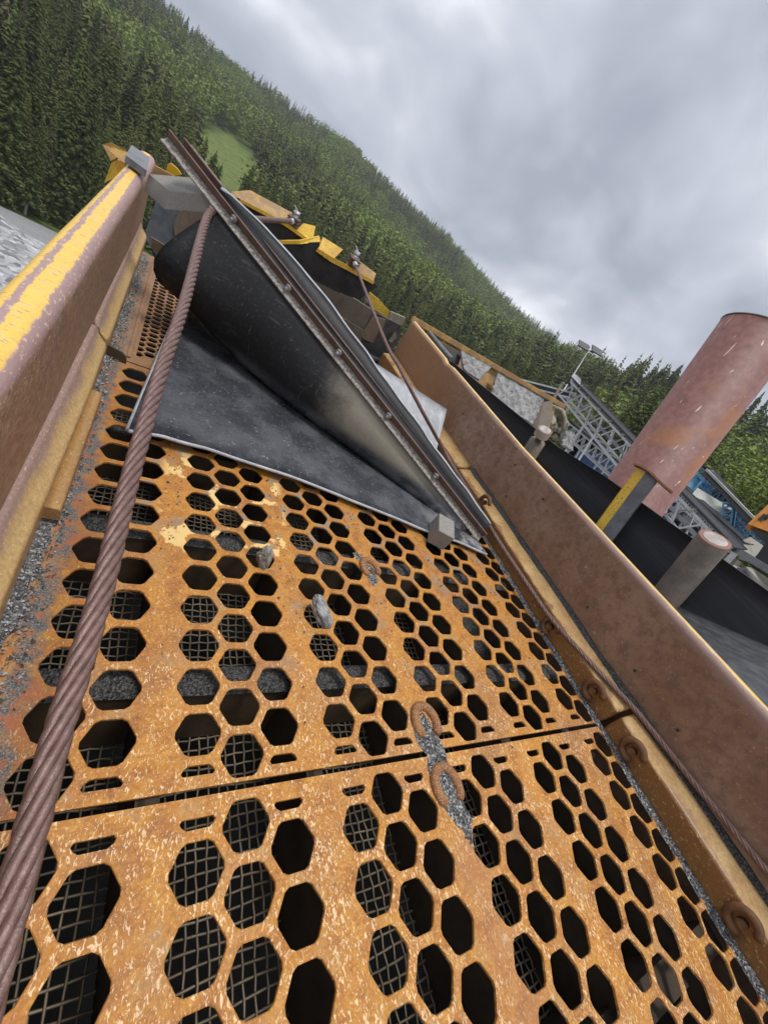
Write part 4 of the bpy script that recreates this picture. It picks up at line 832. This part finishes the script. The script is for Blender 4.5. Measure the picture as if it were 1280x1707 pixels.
# dark machinery behind, right-hand jumble
def jumble(name, px, dep, size, seed, mats, label, cat, n=16):
    c = atw(*px, dep); t = thing(name, (c[0], c[1], 0), label, cat, frame='world'); r_ = random.Random(seed)
    for mi, mname in enumerate(mats):
        b = MB()
        for k in range(n // len(mats) + 1):
            p = c + V(r_.gauss(0, size * .4), r_.gauss(0, size * .3), r_.gauss(0, size * .14)); q = p + V(r_.gauss(0, size * .4), r_.gauss(0, size * .3), r_.gauss(0, size * .1))
            if r_.random() < .6: b.bar(p, q, r_.uniform(.07, .16))
            else: b.box(p, V(r_.uniform(.15, .5), 0, 0), V(0, r_.uniform(.15, .4), 0), V(0, 0, r_.uniform(.1, .4)), 0, .02)
        b.box(c - V(0, 0, c[2] / 2 + size * .05), V(size * .3, 0, 0), V(0, size * .25, 0), V(0, 0, max(.2, c[2] / 2 - .05)), 0)
        put(('frame', 'engine', 'guard')[mi], b, mname, t, 'world')
    return t
jumble('mobile_crusher', (985, 726), 38, 2.0, 4, ['black_steel', 'dark_steel'], 'black machinery among the bushes behind the lower lattice conveyor', 'machine', 26)
jumble('screening_plant', (1145, 868), 30, 1.6, 9, ['dark_steel', 'container_blue', 'galv'], 'dark blue and grey machinery under the long lattice conveyor', 'machine', 30)
jumble('blue_screener', (1205, 880), 29, 1.8, 12, ['blue_paint', 'black_steel', 'blue_paint'], 'blue machine frame below the white panel', 'machine', 36)
jumble('grey_crusher', (1235, 965), 20, 1.7, 15, ['grey_steel', 'brown_steel', 'galv'], 'grey and rusty machine parts at the right edge below the blue machine', 'machine', 40)
def wpoly(name, pts, th, mat, label=None, cat=None, parent=None):
    P = [atw(x, y, d) for x, y, d in pts]; n = unit(np.cross(P[1] - P[0], P[-1] - P[0])); n = n if n @ (P[0] - CW) > 0 else -n
    o = put(name, MB().prism(P, n * th), mat, parent, 'world', o=P[0]); return tag(o, label, cat) if label else o
bs = thing('blue_hopper', atw(1160, 805, 34), 'bright blue hopper box with ribs beside the red column', 'hopper', frame='world')
wpoly('side', [(1138, 812, 33), (1160, 790, 34), (1190, 825, 33), (1168, 838, 32), (1150, 828, 32)], .8, 'blue_paint', parent=bs)
for q in ((1138, 812, 1160, 789), (1150, 826, 1168, 803), (1160, 789, 1192, 826)):
    b = MB(); b.bar(atw(q[0], q[1], 32.4), atw(q[2], q[3], 32.4), .16, .2); put('rib', b, 'blue_paint', bs, 'world')
wp = thing('white_cover', atw(1185, 835, 28), 'long off white cover panel lying aslant among the blue machines', 'panel', frame='world')
wpoly('panel', [(1162, 813, 29), (1151, 826, 28.6), (1209, 860, 27), (1222, 849, 27.4), (1200, 838, 28)], .15, 'white_panel', parent=wp)
wpoly('shadow_side', [(1151, 826, 28.9), (1210, 861, 27.3), (1204, 870, 27.4), (1148, 836, 28.8)], .1, 'black_steel', parent=wp)
b = MB(); b.tube([atw(1193, 822, 30), atw(1218, 836, 29)], .42, 14); tag(put('black_drum', b, 'black_steel', None, 'world', o=atw(1205, 830, 30)), 'black drum motor behind the white cover panel', 'drum')
cw_ = thing('belt_cover', atw(1220, 830, 32), 'white edged black cover strip above the blue conveyor', 'cover', frame='world')
b = MB(); b.bar(atw(1177, 783, 29.6), atw(1258, 866, 25.0), .16, .14); put('white_edge', b, 'white_panel', cw_, 'world')
wpoly('black_side', [(1168, 788, 29.8), (1176, 783, 29.8), (1256, 865, 25.2), (1243, 870, 25.4), (1200, 820, 27.8)], .1, 'black_steel', parent=cw_)
om = thing('orange_excavator', (*atw(1275, 880, 20)[:2], 0), 'orange and black machine body at the right edge of the picture', 'machine', frame='world')
wpoly('orange_panel', [(1246, 873, 20), (1282, 838, 20), (1330, 850, 19), (1325, 900, 19), (1290, 890, 19.4)], .6, 'orange_paint', parent=om)
for k in range(5):
    x, y = 1262 + 9 * k, 866 - 2 * k; wpoly('vent', [(x, y, 19.85), (x + 10, y - 10, 19.85), (x + 14, y - 8, 19.7), (x + 4, y + 3, 19.7)], .05, 'black_steel', parent=om)
wpoly('black_body', [(1250, 880, 19.8), (1292, 894, 19.2), (1330, 905, 18.6), (1330, 960, 18.6), (1285, 950, 19), (1255, 935, 19.6), (1275, 905, 19.4)], .8, 'black_steel', parent=om)
gs = thing('grey_chute', atw(1250, 960, 17), 'grey steel chute with a beige side panel at the right edge', 'chute', frame='world')
wpoly('beige_panel', [(1243, 945, 17), (1253, 946, 17), (1300, 978, 16), (1300, 1005, 16), (1270, 992, 16.4)], .1, 'beige_panel', parent=gs)
for q in ((1228, 918, 1300, 962, .28), (1222, 925, 1205, 942, .22), (1238, 950, 1290, 1005, .14), (1225, 955, 1262, 998, .1), (1246, 985, 1290, 962, .1)):
    b = MB(); b.bar(atw(q[0], q[1], 17.3), atw(q[2], q[3], 16.6), q[4], q[4]); put('beam', b, 'grey_steel' if q[4] > .12 else 'galv', gs, 'world')
wpoly('sand_heap', [(1238, 900, 24), (1250, 895, 24), (1275, 912, 24), (1255, 930, 23.6), (1240, 925, 23.6)], .6, 'beige_panel', 'pale panel leaning behind the black machine body', 'panel')
# ================================================================ GROUND, HILLSIDE, FOREST
b = MB(); K = 72; rad = [0, 4, 9, 16, 26, 40, 60, 90, 140, 220, 400, 900, 2500]; vs = [(0, 0, 0)]
for r in rad[1:]:
    for k in range(K):
        a = 2 * math.pi * k / K; x, y = r * math.sin(a), r * math.cos(a); vs.append((x, y, .0 + (.25 * noise.noise((x * .07, y * .07, 0)) if r < 70 else 0)))
fs = [(0, 1 + k, 1 + (k + 1) % K) for k in range(K)] + [(1 + (i) * K + k, 1 + (i + 1) * K + k, 1 + (i + 1) * K + (k + 1) % K, 1 + i * K + (k + 1) % K) for i in range(len(rad) - 2) for k in range(K)]
b.add(vs, fs, 0, True); tag(put('ground', b, 'yard', None, 'world'), kind='structure')
AZ = [-60, -30, -14, -5.6, .2, 6.9, 14.5, 22.4, 28.5, 34, 39.5, 45, 50, 54, 58, 64, 72, 85, 110]
EL = [15, 16.5, 17, 16.6, 16.4, 16.9, 17.4, 15.9, 15.3, 13.9, 12.3, 11.4, 10.8, 10.2, 10.4, 10.2, 10.8, 11, 10]     # ground skyline (deg)
RR = [420, 430, 450, 470, 480, 490, 500, 510, 520, 520, 500, 430, 330, 230, 200, 190, 180, 170, 170]
R0 = [60, 62, 66, 68, 70, 72, 74, 78, 82, 84, 84, 80, 72, 64, 58, 55, 52, 50, 50]
TH = np.radians
def hill(az, r):
    e, R1, r0 = np.interp(az, AZ, EL), np.interp(az, AZ, RR), np.interp(az, AZ, R0); Hh = R1 * math.tan(math.radians(e)) + 4
    t = (r - r0) / (R1 - r0)
    if t <= 0: return -.6 + .4 * t
    x, y = r * math.sin(math.radians(az)), r * math.cos(math.radians(az)); bumps = (9 * noise.noise((x * .009, y * .009, 1)) + 3 * noise.noise((x * .03, y * .03, 2))) * min(1, t * 4) * (1 - min(1, max(0, t - .8) * 5))
    base = Hh * (t ** 1.12) if t <= 1 else Hh * (1 - .25 * (t - 1))
    return base + bumps
MEADOW = [(3.6, 10.2, 3.4, 2.6), (31, 11.6, 3, .7), (35, 10.6, 2.6, .6), (56, 2.6, 6, 1.6)]       # az, el, half sizes
def hit(az, el):                                                              # distance at which a sight line meets the slope
    for r in range(50, 640, 3):
        if CW[2] + r * math.tan(math.radians(el)) < hill(az, r): return r
    return 500
def mead(az, r, up=0):
    el = math.degrees(math.atan2(hill(az, r) + up - CW[2], r)); q = 0
    for a, e, da, de in MEADOW: q = max(q, 1 - ((az - a) / da) ** 2 - ((el - e) / de) ** 2 + .25 * nz(az * .8, el, 3))
    return q
b = MB(); az_ = np.linspace(-60, 110, 171); tr = np.concatenate([np.linspace(-.06, 1.0, 60), [1.06, 1.2]]); mv = []
for a in az_:
    R1, r0 = np.interp(a, AZ, RR), np.interp(a, AZ, R0)
    for t in tr:
        r = r0 + t * (R1 - r0); b.v.append((CW[0] + r * math.sin(math.radians(a)), CW[1] + r * math.cos(math.radians(a)), hill(a, r))); mv.append(min(1, max(0, mead(a, r) * 3)))
B = len(tr); fs = [(i * B + j, (i + 1) * B + j, (i + 1) * B + j + 1, i * B + j + 1) for i in range(len(az_) - 1) for j in range(B - 1)]
b.f = [list(f) for f in fs]; b.mi = [0] * len(fs); b.sm = [True] * len(fs)
tag(put('hillside', b, 'hill', None, 'world', attrs={'meadow': mv}), kind='structure')
def spruce(tiers, nb, seed, fold=True, wid=.15, base=.05):
    """unit-height spruce crown: drooping branches with hanging twigs (fold) or plain blades; returns verts, faces, shade"""
    r_ = random.Random(seed); v = []; f = []; sh = []; ph = r_.random() * 6
    for t in range(tiers):
        q = t / tiers; L = wid * (1 - q) ** .8 * r_.uniform(.7, 1.2) + .01; a0 = r_.random() * 6.28
        for k in range(nb):
            if r_.random() < .1: continue
            a = a0 + 6.283 * k / nb + r_.uniform(-.3, .3); l = L * r_.uniform(.55, 1.25) * (1 + .15 * math.sin(a * 2 + ph)); dz = -l * r_.uniform(.2, .65); c, s_ = math.cos(a), math.sin(a); zz = base + (.98 - base) * q ** .94 + r_.uniform(-.02, .012)
            if fold:
                for e in range(5):
                    p = (e + r_.uniform(.4, 1.2)) / 5.4; w_ = l * r_.uniform(.10, .22) * (1.15 - p * .6) + .003; x, y, z = c * l * p, s_ * l * p, zz + dz * p ** .8; tw = r_.uniform(-.9, .9); hx, hy = -s_ * math.cos(tw) + c * math.sin(tw), c * math.cos(tw) + s_ * math.sin(tw); dn_ = w_ * r_.uniform(.5, 1.5); o = len(v)
                    v += [(x - hx * w_, y - hy * w_, z - dn_ * .35), (x + c * w_ * .9, y + s_ * w_ * .9, z - dn_ * .2), (x + hx * w_, y + hy * w_, z - dn_ * .35), (x - c * w_ * .4, y - s_ * w_ * .4, z + .006), (x + r_.uniform(-.3, .3) * w_, y + r_.uniform(-.3, .3) * w_, z - dn_)]
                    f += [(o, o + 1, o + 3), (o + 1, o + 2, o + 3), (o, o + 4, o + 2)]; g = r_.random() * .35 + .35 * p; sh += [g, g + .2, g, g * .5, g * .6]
            else:
                w_ = l * r_.uniform(.25, .45) + .007; o = len(v); tl = r_.uniform(-.4, .4) * w_
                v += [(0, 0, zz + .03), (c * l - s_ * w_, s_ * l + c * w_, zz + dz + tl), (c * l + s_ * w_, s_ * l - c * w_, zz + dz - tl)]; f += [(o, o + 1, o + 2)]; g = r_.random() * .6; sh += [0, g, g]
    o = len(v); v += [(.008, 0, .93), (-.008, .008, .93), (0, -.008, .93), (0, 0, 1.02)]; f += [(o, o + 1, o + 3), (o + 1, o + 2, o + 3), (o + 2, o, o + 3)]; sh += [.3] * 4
    return np.array(v), f, np.array(sh)
def birch(n, seed, leaf):
    r_ = random.Random(seed); v = []; f = []; sh = []; blobs = [(r_.gauss(0, .10), r_.gauss(0, .10), r_.uniform(.35, .82), r_.uniform(.10, .19)) for _ in range(9)]
    for _ in range(n):
        bx_, by_, bz_, br_ = r_.choice(blobs); d = Vector((r_.gauss(0, 1), r_.gauss(0, 1), r_.gauss(0, 1))).normalized() * br_ * r_.uniform(.5, 1.1); p = Vector((bx_, by_, bz_)) + d * 1.0; p.z = bz_ + d.z * 1.25
        t1 = Vector((r_.gauss(0, 1), r_.gauss(0, 1), r_.gauss(0, .6))).normalized() * leaf * r_.uniform(.6, 1.3); t2 = t1.cross(Vector((r_.gauss(0, 1), r_.gauss(0, 1), r_.gauss(0, 1)))).normalized() * leaf * .6; o = len(v)
        v += [tuple(p - t1), tuple(p + t2), tuple(p + t1), tuple(p - t2)]; f += [(o, o + 1, o + 2, o + 3)]; q = r_.random() * .6; sh += [q] * 4
    return np.array(v), f, np.array(sh)
def tri(f): return [t for q in f for t in ([q] if len(q) == 3 else [(q[0], q[1], q[2]), (q[0], q[2], q[3])])]
rt = random.Random(5); TREES = []; cell = 4.3
def birchness(az, el, x, y):
    q = 1.5 * noise.noise((x * .014, y * .014, 7)) + .5 * noise.noise((x * .05, y * .05, 9))
    for a, e, da, de, k in ((3, 13, 4, 4, .45), (1, 7.5, 3, 2.5, -.3), (17, 13.5, 8, 1.3, .75), (25, 12.2, 7, 1.1, .6), (33, 11.2, 6, 1.2, .35), (70, 5, 7, 5.5, 1.0), (54, 4, 7, 3, .5), (-9, 3, 6, 6, -.8), (40, 7, 12, 4, -.25)):
        d = ((az - a) / da) ** 2 + ((el - e) / de) ** 2
        if d < 1: q += k * (1 - d) ** .5
    return q
r = 52.0
while r < 540:
    sp_ = 3.3 if r < 110 else 3.7 if r < 200 else 4.2 if r < 330 else 4.8; na = int(math.radians(165) * r / sp_)
    for k in range(na):
        az = -58 + 165 * (k + rt.random()) / na; rr_ = r + rt.uniform(-.5, .5) * sp_; R1, r0 = np.interp(az, AZ, RR), np.interp(az, AZ, R0)
        if not (-22 < az < 92) and rt.random() < .55: continue
        if rr_ < r0 + 1 or rr_ > R1 * 1.03: continue
        z = hill(az, rr_); md = max(mead(az, rr_), mead(az, rr_, 11) if rr_ < 420 else 0)
        if md > .05 or rt.random() < .06: continue
        x, y = CW[0] + rr_ * math.sin(math.radians(az)), CW[1] + rr_ * math.cos(math.radians(az)); el = math.degrees(math.atan2(z + 5 - CW[2], rr_))
        bi = birchness(az, el, x, y) + rt.gauss(0, .2) > (.15 if rr_ > 115 or az > 45 else .9)
        h = (rt.uniform(8, 13) if bi else rt.uniform(9, 19) * (1 if rt.random() > .2 else .6) * (1 if rr_ < 200 else .82)); TREES.append((rr_, az, x, y, z - .3, h, bi, rt.random(), rt.uniform(0, 6.28), rt.uniform(.8, 1.25) * (1.15 if bi else 1)))
    r += sp_ * .92
TREES.sort(key=lambda t: t[0] / t[5] + (0 if -14 < t[1] < 76 else 1000))
NI = 290
near_s = [spruce(52, 13, k, True, .15, (.05, .08, .04, .2, .1, .28)[k]) for k in range(6)]; near_b = [birch(2600, 30 + k, .017) for k in range(4)]
far_s = [spruce(13, 7, 60 + k, False, .14) for k in range(8)]; far_b = [birch(170, 80 + k, .045) for k in range(6)]
def amesh(name, v, f, sh, mat):
    me = bpy.data.meshes.new(name); me.from_pydata(v.tolist(), [], f); me.materials.append(MAT[mat]); a = me.attributes.new('shade', 'FLOAT', 'POINT'); a.data.foreach_set('value', sh.astype(np.float32)); return me
ms_ = [amesh('spruce_crown', *q, 'spruce') for q in near_s]; mb_ = [amesh('birch_crown', *q, 'birch') for q in near_b]
tk = MB(); tk.tube([V(0, 0, 0), V(0, 0, .5), V(0, 0, .95)], [.016, .01, .003], 7)
trunk_me = bpy.data.meshes.new('trunk'); trunk_me.from_pydata(tk.v, [], tk.f); trunk_me.materials.append(MAT['bark'])
for i, (rr_, az, x, y, z, h, bi, tn, rz, wd) in enumerate(TREES[:NI]):
    nm = 'birch_tree' if bi else 'spruce_tree'; e = bpy.data.objects.new(nm, None); COL.objects.link(e)
    e.matrix_world = Matrix.Translation((x, y, z)) @ Matrix.Rotation(rz, 4, 'Z') @ Matrix.Diagonal((h * wd, h * wd, h, 1))
    tag(e, 'light green leafy tree among the forest on the hillside' if bi else 'dark green spruce standing in the forest at the foot of the hillside', 'tree', 'leafy trees in the forest' if bi else 'spruces in the forest')
    c = bpy.data.objects.new('crown', (mb_ if bi else ms_)[i % (4 if bi else 6)]); COL.objects.link(c); c.parent = e
    c = bpy.data.objects.new('trunk', trunk_me); COL.objects.link(c); c.parent = e
def forest(name, sel, lib, mat, label):
    V_, Fc, T_, Sh = [], [], [], []; o = 0
    lib = [(v, np.array(tri(f)), s_) for v, f, s_ in lib]
    for i, (rr_, az, x, y, z, h, bi, tn, rz, wd) in enumerate(sel):
        v, f, s_ = lib[i % len(lib)]; c, s2 = math.cos(rz), math.sin(rz); p = v * np.array([h * wd, h * wd, h])
        V_.append(np.stack([p[:, 0] * c - p[:, 1] * s2 + x, p[:, 0] * s2 + p[:, 1] * c + y, p[:, 2] + z], 1)); Fc.append(f + o); o += len(v); T_.append(np.full(len(v), tn)); Sh.append(s_)
    V_ = np.concatenate(V_); Fc = np.concatenate(Fc); me = bpy.data.meshes.new(name)
    me.vertices.add(len(V_)); me.vertices.foreach_set('co', V_.astype(np.float32).ravel()); me.loops.add(Fc.size); me.loops.foreach_set('vertex_index', Fc.astype(np.int32).ravel())
    me.polygons.add(len(Fc)); me.polygons.foreach_set('loop_start', np.arange(0, Fc.size, 3, dtype=np.int32)); me.materials.append(MAT[mat])
    a = me.attributes.new('tint', 'FLOAT', 'POINT'); a.data.foreach_set('value', np.concatenate(T_).astype(np.float32)); a = me.attributes.new('shade', 'FLOAT', 'POINT'); a.data.foreach_set('value', np.concatenate(Sh).astype(np.float32))
    me.update(calc_edges=True); ob = bpy.data.objects.new(name, me); COL.objects.link(ob); tag(ob, label, 'forest', kind='stuff'); return ob
rest = TREES[NI:]; mids = [t for t in rest if t[0] < 190]; fars = [t for t in rest if t[0] >= 190]
mid_s = [spruce(26, 10, 90 + k, False) for k in range(6)]
forest('spruce_forest', [t for t in mids if not t[6]], mid_s, 'spruce', 'dark spruce forest on the lower hillside')
forest('spruce_forest', [t for t in fars if not t[6]], far_s, 'spruce', 'dark spruce forest on the upper hillside and ridge')
forest('birch_forest', [t for t in rest if t[6]], far_b, 'birch', 'light green leafy woodland patches on the hillside')
print('trees', len(TREES))
# stone pile at the left edge
def mound(cx, cy, rx, ry, h, name, label, seed, yaw=0):
    b = MB(); n1, n2 = 26, 64; vs = [(cx, cy, h)]
    for i in range(1, n1 + 1):
        t = i / n1
        for k in range(n2):
            a = 2 * math.pi * k / n2; x, y = rx * t * math.cos(a), ry * t * math.sin(a); X, Y = cx + x * math.cos(yaw) - y * math.sin(yaw), cy + x * math.sin(yaw) + y * math.cos(yaw)
            vs.append((X, Y, -.1 + h * max(0, 1 - t) ** .92 + .25 * nz(X * .6, Y * .6, seed) * (1 - t) + .08 * nz(X * 3, Y * 3, seed)))
    fs = [(0, 1 + k, 1 + (k + 1) % n2) for k in range(n2)] + [(1 + i * n2 + k, 1 + (i + 1) * n2 + k, 1 + (i + 1) * n2 + (k + 1) % n2, 1 + i * n2 + (k + 1) % n2) for i in range(n1 - 1) for k in range(n2)]
    b.add(vs, fs, 0, True); return tag(put(name, b, 'pile', None, 'world', o=(cx, cy, 0)), label, 'stone pile')
mound(-7.0, 26, 10, 6.5, 2.3, 'gravel_pile', 'broad heap of grey crushed stone outside the left wall', 2)
mound(-17.5, 38, 8, 8, 4.6, 'gravel_pile', 'steeper pale stone heap at the left edge, under the spruces', 5)
b = MB(); b.box((60, 300, 170), (760, 0, 0), (0, 640, 0), (0, 0, 172)); hz = put('haze', b, 'white_panel', None, 'world', o=(60, 300, 0)); tag(hz, kind='stuff')
m = bpy.data.materials.new('haze_air'); m.use_nodes = True; m.node_tree.nodes.clear(); pv = m.node_tree.nodes.new('ShaderNodeVolumePrincipled'); mo = m.node_tree.nodes.new('ShaderNodeOutputMaterial'); m.node_tree.links.new(pv.outputs[0], mo.inputs['Volume'])
pv.inputs['Color'].default_value = (.86, .89, .93, 1); pv.inputs['Density'].default_value = .0004; hz.data.materials.clear(); hz.data.materials.append(m)
# ================================================================ SKY, SUN, CAMERA
w = bpy.data.worlds.new('World'); sc.world = w; w.use_nodes = True; nt = w.node_tree; nt.nodes.clear()
N = nt.nodes.new; L = nt.links.new
SUN_EL, SUN_AZ = math.radians(70), math.radians(165)
sky = N('ShaderNodeTexSky'); sky.sky_type = 'NISHITA'; sky.sun_disc = False; sky.sun_elevation = SUN_EL; sky.sun_rotation = SUN_AZ
bg1 = N('ShaderNodeBackground'); L(sky.outputs[0], bg1.inputs[0]); bg1.inputs[1].default_value = .10
tc = N('ShaderNodeTexCoord'); sx = N('ShaderNodeSeparateXYZ'); L(tc.outputs['Generated'], sx.inputs[0])
def mth(op, a, b=None):
    t = N('ShaderNodeMath'); t.operation = op
    for i, q in enumerate((a, b)):
        if q is None: continue
        if hasattr(q, 'is_output'): L(q, t.inputs[i])
        else: t.inputs[i].default_value = q
    return t.outputs[0]
dz = mth('ADD', mth('MAXIMUM', sx.outputs[2], 0.0), .42); cx = N('ShaderNodeCombineXYZ'); L(mth('DIVIDE', sx.outputs[0], dz), cx.inputs[0]); L(mth('DIVIDE', sx.outputs[1], dz), cx.inputs[1])
def cn(scale, det, dist, off):
    mp = N('ShaderNodeMapping'); L(cx.outputs[0], mp.inputs[0]); mp.inputs['Location'].default_value = off; t = N('ShaderNodeTexNoise'); L(mp.outputs[0], t.inputs['Vector']); t.inputs['Scale'].default_value = scale; t.inputs['Detail'].default_value = det; t.inputs['Roughness'].default_value = .5; t.inputs['Distortion'].default_value = dist; return t.outputs[0]
n1 = cn(1.5, 4, .6, (3.1, 1.7, 0)); n2 = cn(4.2, 7, .5, (7, 2, 0)); den = mth('ADD', mth('MULTIPLY', n1, .72), mth('MULTIPLY', n2, .28))
rp_ = N('ShaderNodeValToRGB'); L(den, rp_.inputs[0]); e = rp_.color_ramp.elements; e[0].position = .37; e[0].color = (.24, .262, .315, 1); e[1].position = .64; e[1].color = (.86, .87, .90, 1); q = e.new(.5); q.color = (.42, .44, .495, 1)
bg2 = N('ShaderNodeBackground'); L(rp_.outputs[0], bg2.inputs[0]); bg2.inputs[1].default_value = .96
mx = N('ShaderNodeMixShader'); mx.inputs[0].default_value = .94; L(bg1.outputs[0], mx.inputs[1]); L(bg2.outputs[0], mx.inputs[2]); ow = N('ShaderNodeOutputWorld'); L(mx.outputs[0], ow.inputs[0])
sl = bpy.data.lights.new('sun', 'SUN'); sl.energy = 1.5; sl.angle = math.radians(18); sl.color = (1, .97, .92); so = bpy.data.objects.new('sun', sl); COL.objects.link(so)
sd = Vector((math.sin(SUN_AZ) * math.cos(SUN_EL), math.cos(SUN_AZ) * math.cos(SUN_EL), math.sin(SUN_EL))); so.rotation_euler = sd.to_track_quat('Z', 'Y').to_euler(); so.location = (0, 0, 30)
cd = bpy.data.cameras.new('camera'); co = bpy.data.objects.new('camera', cd); COL.objects.link(co); sc.camera = co
cd.sensor_fit = 'VERTICAL'; cd.sensor_height = 36; cd.sensor_width = 27; cd.lens = 36 * F / 1707; cd.clip_start = .02; cd.clip_end = 6000
rt_, dn, fw_ = (MR @ R[k] for k in range(3)); co.matrix_world = Matrix([[rt_[0], -dn[0], -fw_[0], CW[0]], [rt_[1], -dn[1], -fw_[1], CW[1]], [rt_[2], -dn[2], -fw_[2], CW[2]], [0, 0, 0, 1]])
for ob in bpy.data.objects:
    if '_o' in ob: del ob['_o']
vs_ = sc.view_settings; vs_.view_transform = 'Standard'; vs_.look = 'None'; vs_.exposure = .84; vs_.gamma = 1
sc.cycles.max_bounces = 6; sc.cycles.diffuse_bounces = 3
